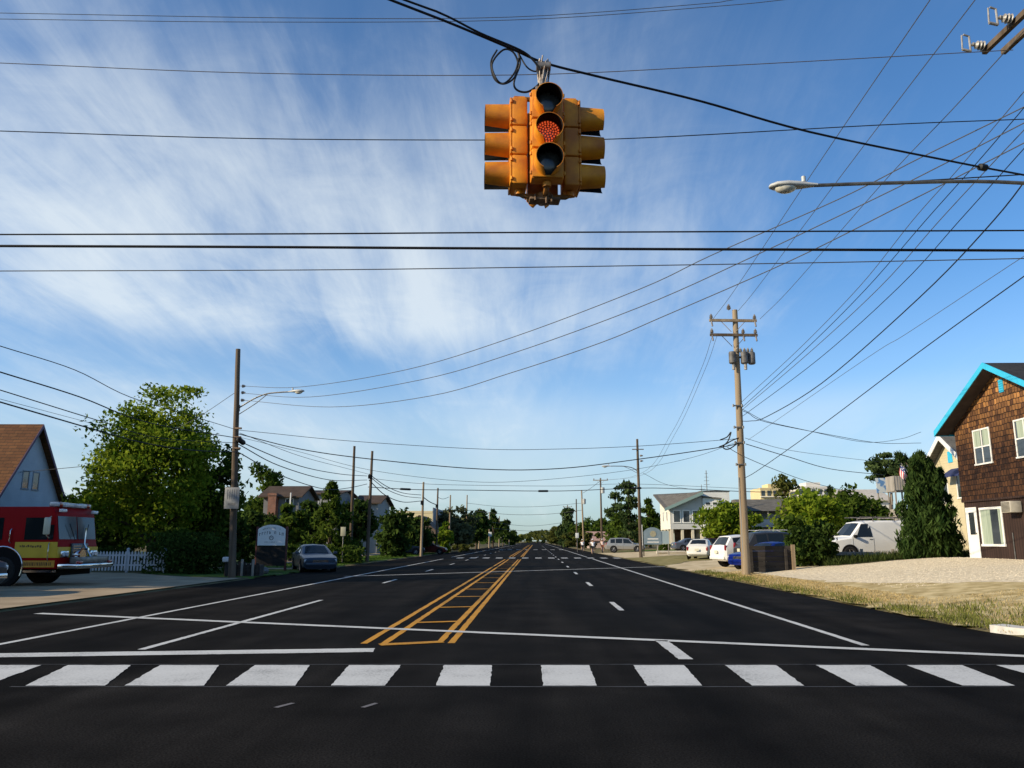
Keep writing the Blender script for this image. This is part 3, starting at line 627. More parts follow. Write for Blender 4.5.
wire('lower of two thin wires crossing the very top of the sky', *NX, [(0, 19), (250, 22), (512, 20), (720, 6), (820, -4)], .006, GREYW, (5, 6))
wire('thin brown wire running to the insulator at the top right crossarm', *NX, [(0, 63), (250, 73), (512, 75), (720, 66), (958, 53)], .007, BROWNW, (5, 1))
wire('thin dark wire passing behind the traffic light', *NX, [(0, 131), (250, 138.5), (512, 140), (640, 138), (880, 125), (1016, 119.5)], .009, CABLE, (5, 2))
wire('thin black cable just above the thickest horizontal cable', *NX, [(0, 234.5), (300, 233.8), (512, 232.5), (1024, 230.5)], .014, CABLE, (6, 3))
wire('thickest black cable crossing the whole sky in one level line', *NX, [(0, 246), (256, 247), (512, 248.5), (1024, 250.5)], .024, CABLE, (6, 3))
wire('thin grey wire just below the thickest horizontal cable', *NX, [(0, 271), (300, 270), (512, 267.5), (800, 263), (1024, 258.5)], .009, GREYW, (6, 3))
# span wire carrying the signal, with its slack loops
sa, sb_ = P(383, -3, 7.0), Vector((R0.x, R0.y, 0)); sigtop = sigp + Vector((0, 0, .86))
wire('black span cable carrying the traffic light', (sigp.x, sigp.y), (R0.x, R0.y), [(383, -3), (450, 23), (512, 49), (545, 63), (600, 77), (700, 101), (810, 132), (955, 162), (1024, 175)], .014, CABLE, (5, 1.5), closures=((.86, .07, .05),), name='span_cable', cat='cable')
wire('second black cable lashed along the span cable left of the traffic light', (sigp.x, sigp.y - .03), (R0.x, R0.y - .03), [(383, -8), (440, 13), (480, 33), (520, 50), (534, 61), (542, 74)], .012, CABLE, (5, 0), name='span_cable', cat='cable')
b = MB(); loop = [(497, 50), (491, 62), (494, 78), (503, 84), (514, 78), (518, 64), (513, 52), (503, 50), (492, 64), (497, 80), (505, 83), (515, 72), (519, 58)]
b.tube(smooth_pts([P(x, y, sigp.y - .02 * (i % 5)) for i, (x, y) in enumerate(loop)], 5), .011, 6)
b.tube(smooth_pts([P(x, y, sigp.y - .03) for x, y in [(518, 52), (520, 64), (514, 82), (517, 90), (527, 92), (537, 86), (543, 78)]], 5), .012, 6)
b.tube(smooth_pts([P(x, y, sigp.y + .02) for x, y in [(519, 54), (526, 66), (533, 71), (540, 71)]], 5), .009, 6)
tag(b.build('cable_loop', CABLE), 'slack loops of black cable hanging beside the traffic light', 'cable coil')
wire('thin feed wire running just above the right-hand lamp arm', (lampt.x, lampt.y), (R0.x, R0.y), [(855, 184.5), (950, 179), (1024, 174.5)], .010, CABLE, (0, .6))
# primaries from the near right pole towards the viewer
q0 = r1.location
for lab, (ax, ay), pix, dx in (('left one of three primary wires rising from the pale pole to the top edge', (713, 320), [(713, 319), (736, 288), (821, 160), (930, 0)], -1.05),
                               ('middle one of three primary wires, rising from the tip of the pale pole', (737, 311), [(738, 311), (757, 288), (850, 164), (975, 0)], 0),
                               ('right one of three primary wires, ending behind the corner crossarm', (760, 320), [(760, 319), (790, 289), (880, 186), (950, 112), (1003, 54)], 1.05)):
    wire(lab, (q0.x + dx, q0.y), (R0.x - 2.4 + dx * .9, R0.y), pix, .010, GREYW, (0, 4))
# from the left lamp pole to the close right pole
q1 = l1.location
for lab, pix, in (('highest of three wires rising from the left lamp pole to the right edge', [(240, 386), (300, 387), (405, 370), (512, 337.5), (640, 289), (712, 255), (837, 200), (918, 159), (1024, 107)]),
                  ('middle of three wires rising from the left lamp pole to the right edge', [(241, 393), (310, 397), (420, 380), (512, 353.5), (640, 307), (752, 257), (872, 200), (944, 164), (1024, 123)]),
                  ('lowest of three wires rising from the left lamp pole to the right edge', [(241, 400), (330, 407), (430, 396), (512, 372.5), (600, 343), (662, 317), (792, 260), (912, 200), (1024, 143)])):
    wire(lab, (q1.x, q1.y), (R0.x, R0.y), pix, .011, GREYW, (0, .5))
# fan of lines from the near right pole up to the right edge
PA = (q0.x + .15, q0.y), (R0.x + .4, R0.y)
for lab, pix, r, m, cl in (('first and steepest line of the fan between the pale pole and the right edge', [(740, 404), (747, 397), (800, 348), (860, 286), (913, 220), (960, 167), (1022, 94)], .010, GREYW, ()),
                       ('second line of the fan rising from the pale pole, with a splice near the edge', [(740, 409), (748, 402), (805, 350), (865, 290), (926, 220), (975, 165), (1017, 116), (1030, 100)], .011, CABLE, ((.93, .10, .07),)),
                       ('third line of the fan rising from the pale pole', [(740, 412), (749, 404), (810, 352), (880, 287), (940, 220), (990, 166), (1024, 130)], .011, GREYW, ()),
                       ('fourth line of the fan rising from the pale pole, with a closure at the edge', [(741, 417), (751, 410), (820, 358), (900, 286), (960, 220), (1020, 153), (1032, 140)], .011, CABLE, ((.95, .10, .08),)),
                       ('strongly sagging dark cable from the pale pole up to the right edge', [(740, 421), (750, 421), (766, 417), (822, 383), (919, 298), (994, 220), (1040, 160)], .016, CABLE, ()),
                       ('straight dark line rising right from the pale pole below the sagging cable', [(745, 478), (760, 469), (822, 425), (919, 352), (1030, 272)], .013, CABLE, ()),
                       ('faint thin line between the sagging cable and the straight dark line', [(748, 440), (864, 360), (906, 334), (1012, 264), (1035, 250)], .007, GREYW, ())):
    wire(lab, *PA, pix, r, m, (0, 1.5), cl)
# service drops to the houses on the right
for lab, pix, to, r in (('upper service drop sagging from the pale pole to the tan house gable', [(740, 408), (748, 412), (766, 421), (805, 430), (864, 442), (900, 439), (921, 432)], (22.2, 45), .011),
                        ('second service drop sagging from the pale pole to the tan house gable', [(740, 410), (748, 413), (766, 422), (831, 435), (880, 443), (921, 443)], (22.2, 45.3), .013),
                        ('thin service wire from the pale pole dropping behind the white van', [(745, 438), (783, 449), (830, 456), (880, 462)], (30, 58), .010),
                        ('thick service cable from the pale pole towards the balcony', [(746, 444), (789, 457), (831, 469), (884, 475)], (30, 60), .018),
                        ('lowest service cable from the pale pole into the green bushes', [(727, 447), (745, 457), (776, 470), (810, 482), (850, 492)], (26, 62), .014)):
    wire(lab, (q0.x, q0.y), to, pix, r, CABLE)
# spans across the road between the left lamp pole and the near right pole
for lab, pix, r in (('highest span across the road from the left lamp pole to the pale right pole', [(238, 430), (268, 433), (350, 441), (480, 449), (560, 449), (640, 446), (722, 440), (741, 438)], .012),
                    ('middle span across the road, the one with a cable bundle at the pale pole', [(239, 434), (300, 449), (370, 459), (480, 469), (560, 468.5), (640, 459), (722, 447), (742, 442)], .022),
                    ('lowest faint span across the road between lamp pole and pale pole', [(239, 437), (300, 452), (370, 470), (460, 481), (527, 481), (624, 471), (694, 457), (742, 440)], .009)):
    wire(lab, (q1.x, q1.y), (q0.x, q0.y), pix, r, CABLE)
b = MB(); b.tube(smooth_pts([P(x, y, 36.4) for x, y in [(720, 440), (727, 437), (731, 432), (728, 441), (723, 447), (729, 449), (742, 440)]], 5), .03, 6); b.tube(smooth_pts([P(x, y, 36.4) for x, y in [(719, 447), (726, 444), (733, 440), (742, 437)]], 4), .03, 6)
tag(b.build('cable_loop', CABLE), 'small tangle of cable just left of the pale pole', 'cable coil')
f3 = l3.location
wire('level cable with black splice closures passing low behind the dark lamp pole', (f3.x, f3.y), (20, 70), [(368, 487), (413, 489.5), (460, 490), (560, 491), (653, 488), (760, 492), (830, 491)], .030, CABLE, closures=((.158, .45, .085), (.503, .45, .085), (.67, .45, .085)))
wire('thin level wire just above the spliced cable', (f3.x, f3.y + .2), (20, 70.2), [(368, 478), (413, 483), (460, 485), (560, 486), (636, 484), (760, 489), (830, 488)], .016, GREYW)
# left bundle towards the viewer
LB = (q1.x, q1.y), (q1.x - .3, 6)
for lab, pix, r in (('highest of the four cables entering at the left edge', [(237, 430), (218, 424), (195, 417), (130, 397), (75, 370), (0, 346)], .012), ('second cable from the top at the left edge', [(237, 438), (150, 423), (80, 397), (0, 372)], .018),
                    ('third cable from the top at the left edge', [(237, 443), (160, 438), (100, 421), (0, 390)], .014), ('lowest and thickest cable entering at the left edge', [(237, 452), (190, 450), (140, 442), (96, 430), (0, 402)], .020),
                    ('faint thin wire just above the lowest left cable', [(237, 449), (140, 437), (96, 424.5), (0, 399)], .006)):
    wire(lab, *LB, pix, r, CABLE, (0, 3))
wire('thin service wire dropping from the lamp pole into the big tree', (q1.x, q1.y), (-26, 46), [(236, 392), (200, 416), (170, 432)], .012, GREYW)
wire('thin line drooping from the gabled house to the big tree', (-24, 44), (-34, 50), [(150, 458), (97, 465), (0, 474)], .018, CABLE, (0, 3))
# along the left roadside
LS = (q1.x, q1.y), (f3.x, f3.y)
for lab, pix, r in (('upper sagging cable from the lamp pole to the bare poles, with a closure', [(238, 438), (250, 446), (300, 466), (340, 474), (367, 476)], .022), ('middle sagging cable from the lamp pole to the bare poles', [(238, 444), (280, 466), (330, 480), (367, 480)], .022),
                    ('lowest sagging cable from the lamp pole to the bare poles', [(238, 452), (280, 475), (324, 489), (348, 488), (367, 484)], .022), ('thin straight wire from the lamp pole down to the bare poles', [(240, 433), (300, 456), (345, 468), (368, 474)], .012)):
    wire(lab, *LS, pix, r, CABLE, closures=((.14, .35, .12),) if 'closure' in lab else ())
f4 = LP[0][0].location; LS = (f3.x, f3.y), (f4.x, f4.y)
for lab, pix, r in (('upper short cable between the spliced bare pole and the next pole', [(369, 474), (386, 486), (403, 493), (421, 495)], .03), ('lower short cable between the spliced bare pole and the next pole', [(369, 480), (385, 495), (403, 502), (421, 501)], .035), ('middle short cable between the spliced bare pole and the next pole', [(369, 476), (386, 489), (404, 496), (421, 498)], .028)):
    wire(lab, *LS, pix, r, CABLE)
f5 = LP[1][0].location
wire('short cable from the closure pole down to the dark pole by the lit block', (f4.x, f4.y), (f5.x, f5.y), [(423, 497), (430, 502), (437, 505)], .05, CABLE)
f6 = LP[2][0].location
wire('thin wire between the dark pole by the lit block and the next pale pole', (f5.x, f5.y), (f6.x, f6.y), [(437, 497), (443, 499), (449, 497)], .03, CABLE)
# farther spans across the road
a4, a7, c4 = LP[0][0].location, LP[3][0].location, RP[0][0].location
wire('far faint span reaching the leaning right pole, upper one', (a7.x, a7.y), (c4.x, c4.y), [(466, 503), (500, 506.5), (540, 506.5), (583, 503)], .03, GREYW)
wire('far faint span reaching the leaning right pole, lower one', (a7.x, a7.y), (c4.x, c4.y), [(466, 510), (510, 514.5), (550, 514), (583, 510)], .035, GREYW)
wire('farthest faint span low over the road end', (LP[5][0].location.x, LP[5][0].location.y), (RP[2][0].location.x, RP[2][0].location.y), [(489, 522), (530, 526), (568, 522)], .04, GREYW)
wire('second farthest span low over the road end', (LP[5][0].location.x, LP[5][0].location.y), (RP[2][0].location.x, RP[2][0].location.y), [(489, 528), (530, 531), (568, 529)], .04, GREYW)
# right roadside, pole to pole
q3 = r3.location; q2 = r2.location
wire('left faint line of a pair dropping from the pale pole to the distant crossarm', (q0.x, q0.y), (q3.x, q3.y), [(713, 334), (700, 372), (671, 434), (640, 474), (599, 481)], .011, GREYW)
wire('right faint line of a pair dropping from the pale pole to the distant crossarm', (q0.x + .5, q0.y), (q3.x + .5, q3.y), [(717, 336), (704, 372), (675, 434), (645, 474), (605, 480)], .011, GREYW)
wire('short line between the distant crossarm pole and the leaning pole', (q3.x, q3.y), (c4.x, c4.y), [(600, 481), (591, 488), (583, 493)], .03, GREYW)
wire('thin drop from the dark lamp pole to the house on stilts', (q2.x, q2.y), (22, 106), [(643, 473), (665, 484), (690, 489), (705, 489)], .018, GREYW)
# ================================================================ trees and shrubs
BARK = M('bark', (.055, .04, .028), (.12, .09, .065), scale=9, rough=.95, bump=.7, stretch=(1, 1, .25), spec=.1)
LEAF = {'bright': leafmat('bright_leaves', (.06, .12, .010), (.30, .37, .035), .5), 'green': leafmat('green_leaves', (.026, .055, .009), (.115, .165, .026), .4),
        'dark': leafmat('dark_leaves', (.018, .036, .010), (.07, .11, .022), .3), 'cedar': leafmat('cedar_needles', (.018, .040, .011), (.075, .12, .030), .3),
        'olive': leafmat('olive_leaves', (.05, .06, .014), (.16, .17, .045), .4), 'pine': leafmat('pine_needles', (.028, .05, .018), (.085, .12, .042), .3), 'grey': leafmat('grey_green_leaves', (.055, .07, .035), (.15, .17, .09), .35)}
def plant(name, label, cat, px, Y, top, width, leaf='green', shape='round', n=2500, ls=.16, base_frac=.12, group=None, pybase=560, trunk=True, depth=1., X=None, seed=None, Hgt=None):
    p = base(px, Y, pybase) if X is None else Vector((X, Y, H(X, Y)))
    d = ray(px, top); hd = math.hypot(p.x, Y); z = CAMH + d.z * hd / math.hypot(d.x, d.y)
    h = (z - p.z) if Hgt is None else Hgt
    w = width * Y / 800. * (1 / math.cos(math.atan2(p.x, Y))) ** .5
    g = np.random.default_rng(seed if seed is not None else int(px * 7 + Y)); t = thing(name, label, cat, p, 0, group)
    rx, ry = w / 2, w / 2 * depth; z0 = h * base_frac; ch = h - z0
    K = max(14, int(n / (70 if shape == 'cedar' else 45 if shape in ('pine', 'umbrella') else 170 if n > 8000 else 75)))
    c = []
    if shape == 'round':
        lob = g.uniform(-1, 1, (7, 3)); lob /= np.linalg.norm(lob, axis=1, keepdims=True); la = g.uniform(-.28, .22, 7)
        while len(c) < K:
            q = g.uniform(-1, 1, 3); r = np.linalg.norm(q)
            if r > 1 or r < .2 + .3 * g.random(): continue
            wob = (1.12 - .52 * ((q[2] + 1) / 2) ** 1.6 if n > 20000 else 1.) + float((la * np.maximum(0, lob @ (q / r)) ** 3).sum()) + .06 * g.normal()
            zz = (q[2] * .5 + .5)
            c.append((q[0] * rx * .84 * wob, q[1] * ry * .84 * wob, z0 + zz * ch * (.90 + .08 * g.normal()) + .03 * ch))
        cr = (g.uniform(.06, .17, K) if n > 8000 else g.uniform(.11, .20, K)) * w * .8
    elif shape == 'cone':
        for i in range(K):
            u = g.random() ** .75; a = g.uniform(0, 2 * PI); rr = ((1 - u) ** .85) * (1 + .25 * math.sin(5 * a + 9 * u)) * math.sqrt(g.uniform(.25, 1)) * (1 + .15 * g.normal())
            if u < .12: rr *= .8
            c.append((rr * rx * math.cos(a), rr * ry * math.sin(a), z0 + u * ch * .97))
        cr = np.array([max(.06 * w, .16 * w * (1 - (q[2] - z0) / ch) + .035 * w) for q in c])
    elif shape == 'cedar':
        for i in range(K):
            u = g.random(); a = g.uniform(0, 2 * PI); pr_ = (1 - u) ** .62 * (.80 + .20 * min(1, u / .22)) * (1 + .16 * math.sin(4 * a + 7 * u))
            rr = pr_ * math.sqrt(g.uniform(.15, 1)) * (1 + .16 * g.normal()); c.append((rr * rx * math.cos(a), rr * ry * math.sin(a), z0 + u * ch * .93 + abs(g.normal(0, .03)) * ch * (1 + u)))
        for i in range(10): c[i] = (g.normal(0, .22) * rx, g.normal(0, .22) * ry, z0 + ch * g.uniform(.86, 1.0))
        cr = np.array([(.045 + .055 * max(0, 1 - (q[2] - z0) / ch)) * w for q in c])
    elif shape == 'pine':                              # irregular storeys of boughs with sky between
        lv = 9
        for i in range(K):
            k = g.integers(0, lv); u = (k + .5) / lv; a = g.uniform(0, 2 * PI) if g.random() < .5 else (k * 2.4 + g.normal() * .5)
            rr = (1 - .80 * u) * g.uniform(.0, 1.0) ** .7; c.append((rr * rx * math.cos(a), rr * ry * math.sin(a), z0 + (u + .02 * g.normal()) * ch))
        cr = np.full(K, .15 * w)
    elif shape == 'umbrella':
        for i in range(K):
            a = g.uniform(0, 2 * PI); rr = math.sqrt(g.random()); lay = g.integers(0, 2)
            c.append((rr * rx * math.cos(a) * (.6 if lay == 0 else 1), rr * ry * math.sin(a), h * (.80 if lay == 0 else .93) + .03 * h * g.normal()))
        cr = np.full(K, .14 * w)
    elif shape == 'hedge':
        for i in range(K): c.append((g.uniform(-rx, rx), g.uniform(-ry, ry), z0 + ch * math.sqrt(g.random()) * .93 * (1 + .06 * math.sin(i * 1.7))))
        cr = np.full(K, .10 * h + .12)
    c = np.array(c); idx = g.integers(0, K, n); off = g.normal(0, 1, (n, 3)); off /= np.maximum(1, np.linalg.norm(off, axis=1, keepdims=True) / 2.3)
    sq = np.array([1, 1, .45 if shape in ('pine', 'umbrella') else 1.25 if shape == 'cedar' else .72]); C = c[idx] + off * cr[idx][:, None] * .62 * sq
    C[:, 2] = np.clip(C[:, 2], .04, h * 1.01)
    U = g.normal(0, 1, (n, 3)); U /= np.linalg.norm(U, axis=1, keepdims=True)
    if shape in ('cone', 'pine'): U[:, 2] += .35
    if shape == 'cedar': U[:, 2] = np.abs(U[:, 2]) + .7
    Vv = np.cross(U, g.normal(0, 1, (n, 3))); Vv /= np.linalg.norm(Vv, axis=1, keepdims=True)
    s = ls * g.uniform(.6, 1.35, n)[:, None]; tone = np.clip(g.normal(.45, .22, n) + (g.random(K)[idx] - .5) * .5, 0, 1)
    quads('foliage' if not trunk else 'crown', C, U * s, Vv * s * (.55 if shape not in ('cone', 'cedar') else .34), tone, LEAF[leaf], t)
    if trunk:
        b = MB(); r0_ = max(.05, .022 * h + .03 * (w / 6)); th = h * (.82 if shape in ('cone', 'pine') else .6 if shape != 'umbrella' else .86)
        b.tube([(0.05 * math.sin(i * 1.9 + px) * (i > 0) * h * .2, .04 * math.cos(i * 2.3) * (i > 0) * h * .2, -.15 + (th + .15) * i / 6) for i in range(7)], [r0_ * (1.25 - 1.0 * i / 6) for i in range(7)], 10)
        order = g.choice(K, size=min(K, 16), replace=False)
        for j in order:
            e = Vector(c[j]); zs = min(th * .95, max(h * .12, e.z - abs(g.normal(.12, .05)) * h - math.hypot(e.x, e.y) * .35)); st = Vector((0, 0, zs))
            m = st.lerp(e, .5) + Vector((0, 0, .05 * h * (1 if shape != 'pine' else .2))); b.tube(smooth_pts([st, m, e], 4), [r0_ * .42 * (1 - .85 * i / 8) for i in range(9)], 6)
        b.build('trunk', BARK, t)
    return t
T = 'trees beyond the left roadside'; TR = 'trees and bushes on the right'
# left side
plant('maple_tree', 'big bright green leafy tree standing between the gabled house and the lamp pole', 'tree', 150, 43.5, 389, 150, 'bright', 'round', 26000, .125, .12, T, seed=34)
plant('maple_tree', 'dark lower tree tucked against the right side of the big bright tree', 'tree', 206, 47, 436, 72, 'green', 'round', 5000, .17, .10, T)
plant('leafy_tree', 'dark tree behind the picket fence, between the fire engine and the big bright tree', 'tree', 100, 50, 478, 84, 'dark', 'round', 4500, .18, .05, T)
plant('shrub', 'wide dark shrub at the right end of the picket fence', 'shrub', 190, 39.5, 534, 96, 'dark', 'round', 4200, .11, .0, T, trunk=False)
plant('shrub', 'small lighter shrub overhanging the picket fence', 'shrub', 172, 41, 520, 44, 'green', 'round', 1600, .11, .1, T, trunk=False)
plant('shrub', 'low dark shrub behind the picket fence near the fire engine', 'shrub', 112, 43, 546, 48, 'dark', 'round', 1500, .11, .0, T, trunk=False)
plant('leafy_tree', 'round tree whose top shows right behind the left lamp pole', 'tree', 264, 97, 461, 48, 'green', 'round', 4200, .30, .05, T)
plant('leafy_tree', 'small tree left of the brick chimney behind the square sign', 'tree', 248, 60, 500, 26, 'dark', 'round', 1800, .2, .1, T)
plant('leafy_tree', 'bushy tree directly behind the white arched sign', 'tree', 290, 62, 501, 36, 'green', 'round', 2400, .2, .06, T)
plant('conical_tree', 'tall dense green tree left of the bare poles, above the sedan', 'tree', 329, 60, 482, 48, 'green', 'cone', 3600, .22, .03, T)
plant('leafy_tree', 'dark tree around the two bare poles', 'tree', 356, 72, 496, 40, 'dark', 'round', 2400, .24, .05, T)
plant('leafy_tree', 'dark tree in front of the white house with red roof', 'tree', 393, 80, 508, 46, 'dark', 'round', 2400, .26, .04, T)
plant('leafy_tree', 'dark tree mass below the lit block, behind the closure pole', 'tree', 414, 98, 519, 44, 'dark', 'round', 2400, .3, .03, T)
plant('leafy_tree', 'dark low tree left of the chimney house, behind the lamp pole', 'tree', 222, 56, 500, 56, 'dark', 'round', 2400, .2, .02, T)
plant('leafy_tree', 'dark tree closing the gap between chimney house and tall dense tree', 'tree', 309, 70, 499, 36, 'dark', 'round', 2000, .24, .02, T)
plant('hedge', 'long clipped hedge behind the white arched sign and the sedan', 'hedge', 290, 56, 545, 140, 'green', 'hedge', 5200, .10, .0, T, trunk=False, depth=.10)
plant('shrub', 'round dark shrub right of the parked sedan', 'shrub', 350, 58, 546, 30, 'dark', 'round', 1000, .13, .0, T, trunk=False)
plant('willow_tree', 'pale grey green willow behind the third and fourth left poles', 'tree', 457, 138, 506, 40, 'grey', 'round', 2600, .42, .04, T)
plant('conical_tree', 'bright green bush at the foot of the grey end wall', 'tree', 444, 112, 522, 20, 'bright', 'round', 1400, .3, .02, T)
plant('conical_tree', 'dark tree right of the willow', 'tree', 476, 165, 511, 34, 'dark', 'round', 1900, .5, .03, T)
plant('conical_tree', 'pointed dark tree at the highest spot of the distant left row', 'tree', 493, 205, 509, 24, 'dark', 'cone', 1600, .6, .03, T)
plant('conical_tree', 'lower dark tree after the pointed one in the distant left row', 'tree', 503, 240, 518, 20, 'dark', 'round', 1400, .7, .03, T)
plant('conical_tree', 'last dark tree of the left row before the road end', 'tree', 511, 320, 526, 16, 'dark', 'round', 1200, .9, .03, T)
plant('shrub', 'low scrub along the kerb below the willow', 'shrub', 450, 118, 545, 46, 'olive', 'hedge', 1600, .2, .0, T, trunk=False, depth=.2)
# tall trees left of the frame; their long evening shadows fall over the fire station apron
for x_, y_, h_, w_ in ((-36.5, 22.0, 17.5, 8.5), (-38, 28.5, 17, 9.5), (-42, 34, 15, 11)):
    plant('leafy_tree', 'tall tree standing beyond the left edge of the picture, shading the fire engine', 'tree', 0, y_, 300, w_ * 800 / y_ * .82, 'green', 'round', 6500, .34, .05, 'trees shading the apron', X=x_, Hgt=h_)
plant('leafy_tree', 'dark low tree under the brick chimney, left of the white arched sign', 'tree', 270, 66, 513, 50, 'dark', 'round', 2400, .2, .0, T)
# right side, far to near
plant('leafy_tree', 'distant rounded tree beside the road end on the right', 'tree', 557, 330, 527, 20, 'olive', 'round', 1400, .9, .03, TR)
plant('pine_tree', 'distant dark pines before the small crossarm pole', 'tree', 569, 210, 508, 26, 'pine', 'pine', 1800, .6, .05, TR)
plant('leafy_tree', 'dense green tree behind the leaning transformer pole', 'tree', 590, 175, 516, 38, 'green', 'round', 2400, .5, .02, TR)
plant('shrub', 'roadside bush at the foot of the leaning pole', 'shrub', 583, 150, 533, 36, 'olive', 'hedge', 1800, .28, .0, TR, trunk=False, depth=.3)
plant('pine_tree', 'left one of two tall ragged pines behind the silver truck', 'tree', 617, 140, 486, 27, 'pine', 'pine', 1150, .36, .2, TR)
plant('pine_tree', 'right one of two tall ragged pines, just left of the dark lamp pole', 'tree', 630, 128, 483, 29, 'pine', 'pine', 1400, .36, .1, TR)
plant('leafy_tree', 'dense dark tree under the ragged pines behind the silver truck', 'tree', 628, 134, 514, 38, 'green', 'round', 2600, .36, .0, TR)
plant('leafy_tree', 'green tree between the dark lamp pole and the house on stilts', 'tree', 650, 150, 499, 34, 'green', 'cone', 2400, .42, .0, TR)
plant('leafy_tree', 'dark low trees beyond the silver truck', 'tree', 606, 190, 521, 44, 'dark', 'round', 2000, .5, .0, TR)
plant('leafy_tree', 'round yellow green tree in front of the stilt house tower', 'tree', 726, 84, 500, 50, 'bright', 'round', 4600, .22, .14, TR)
plant('leafy_tree', 'small green tree just right of the pale pole before the motel', 'tree', 752, 82, 508, 26, 'bright', 'round', 1600, .22, .1, TR)
plant('shrub', 'low green bushes on the lawn before the house on stilts', 'shrub', 674, 98, 545, 34, 'green', 'hedge', 1300, .16, .0, TR, trunk=False, depth=.3)
plant('pine_tree', 'sparse yellow green pine rising above the bushes right of the pale pole', 'tree', 789, 64, 474, 46, 'olive', 'pine', 1300, .22, .1, TR)
plant('leafy_tree', 'large bushy tree left of the white van', 'tree', 816, 53, 488, 74, 'bright', 'round', 6000, .18, .0, TR)
plant('leafy_tree', 'green tree behind the nose of the white van', 'tree', 848, 57, 486, 56, 'green', 'round', 4200, .19, .0, TR)
plant('leafy_tree', 'dark topped tree behind the white van roof', 'tree', 872, 62, 492, 56, 'green', 'round', 3400, .2, .0, TR)
plant('conical_tree', 'small dark pointed treetop above the bushes left of the balcony', 'tree', 836, 78, 481, 20, 'dark', 'cone', 1400, .24, .0, TR)
plant('shrub', 'dense dark shrub between the wooden barrier and the white van', 'shrub', 815, 38.6, 521, 48, 'dark', 'round', 4200, .12, .0, TR, trunk=False)
plant('shrub', 'tall green shrub right behind the wooden barrier', 'shrub', 793, 45.5, 508, 40, 'green', 'round', 2600, .14, .0, TR, trunk=False)
plant('cedar_tree', 'tall dense dark cedar between the white van and the shingled house', 'tree', 930, 37.2, 454, 58, 'cedar', 'cedar', 13000, .12, .02, TR, seed=5)
plant('cedar_tree', 'shorter cedar crowding the corner of the shingled house', 'tree', 947, 38.4, 470, 30, 'cedar', 'cedar', 4500, .12, .02, TR)
plant('umbrella_pine', 'flat topped pine showing above the balcony', 'tree', 897, 74, 456, 42, 'pine', 'umbrella', 1600, .24, .2, TR)
plant('weeds', 'patch of tall weeds under the white van fence', 'plant', 876, 40.6, 556, 70, 'dark', 'hedge', 2200, .08, .0, TR, trunk=False, depth=.15)
# far wood closing the road (reads as one mass)
n = 5200; g = np.random.default_rng(3); C = np.stack([g.uniform(-420, 460, n), g.uniform(640, 760, n), np.zeros(n)], 1)
hh = 7.5 + 3.0 * np.sin(C[:, 0] * .031) + 2 * np.sin(C[:, 0] * .11 + 1) + np.where(np.abs(C[:, 0] - 8) > 60, 3, 0); C[:, 2] = hh * np.sqrt(g.random(n))
U = g.normal(0, 1, (n, 3)); U /= np.linalg.norm(U, axis=1, keepdims=True); V_ = np.cross(U, g.normal(0, 1, (n, 3))); V_ /= np.linalg.norm(V_, axis=1, keepdims=True)
struct(quads('far_wood', C, U * 2.6, V_ * 2.0, g.uniform(0, 1, n), LEAF['olive']), 'stuff')
n = 6000; side = g.choice([-1, 1], n); yy = g.uniform(120, 640, n); xx = np.where(side < 0, -22 - g.random(n) ** 1.5 * 90, 24 + g.random(n) ** 1.5 * 120); xx = np.where((side > 0) & (yy < 230), xx + 45, xx); xx = np.where((side < 0) & (yy < 200), xx - 30, xx)
hh = 6 + 2.5 * np.sin(yy * .05 + side) + 1.5 * np.sin(xx * .2); C = np.stack([xx, yy, hh * np.sqrt(g.random(n))], 1)
U = g.normal(0, 1, (n, 3)); U /= np.linalg.norm(U, axis=1, keepdims=True); V_ = np.cross(U, g.normal(0, 1, (n, 3))); V_ /= np.linalg.norm(V_, axis=1, keepdims=True)
struct(quads('far_roadside_wood', C, U * 1.6, V_ * 1.1, g.uniform(0, 1, n), LEAF['dark']), 'stuff')

# unseen trees added behind the viewer to darken reflections in windows and paintwork
n = 3600; g = np.random.default_rng(8); sx_ = g.choice([-1, 1], n); xx = sx_ * (15 + g.random(n) * 70); yy = -34 - g.random(n) * 16; hh = 8.5 + 2.5 * np.sin(xx * .22); C = np.stack([xx, yy, hh * g.random(n)], 1)
U = g.normal(0, 1, (n, 3)); U /= np.linalg.norm(U, axis=1, keepdims=True); V_ = np.cross(U, g.normal(0, 1, (n, 3))); V_ /= np.linalg.norm(V_, axis=1, keepdims=True)
struct(quads('unseen_wood', C, U * 1.3, V_ * .9, g.uniform(0, 1, n), LEAF['dark']), 'stuff')
# ================================================================ buildings
WSID = M('white_siding', (.62, .60, .55), (.70, .68, .62), scale=1.5, rough=.7)
def siding(name, c, row=.14, axis='Z'):                # lapped boards: shallow saw-tooth relief
    m = M(name, c, tuple(min(1, x * 1.12) for x in c), scale=1.2, rough=.75, spec=.25); nt = m.node_tree; N = nt.nodes.new
    tc = N('ShaderNodeTexCoord'); sp = N('ShaderNodeSeparateXYZ'); nt.links.new(tc.outputs['Object'], sp.inputs[0])
    a = N('ShaderNodeMath'); a.operation = 'DIVIDE'; a.inputs[1].default_value = row; nt.links.new(sp.outputs[axis], a.inputs[0])
    f = N('ShaderNodeMath'); f.operation = 'FRACT'; nt.links.new(a.outputs[0], f.inputs[0])
    bp = N('ShaderNodeBump'); bp.inputs['Strength'].default_value = .8; bp.inputs['Distance'].default_value = .03; bp.invert = True; nt.links.new(f.outputs[0], bp.inputs['Height']); nt.links.new(bp.outputs[0], nt.nodes['Principled BSDF'].inputs['Normal']); return m
GLASS = M('window_glass', (.02, .025, .03), (.05, .06, .07), scale=.8, rough=.06, spec=.8)
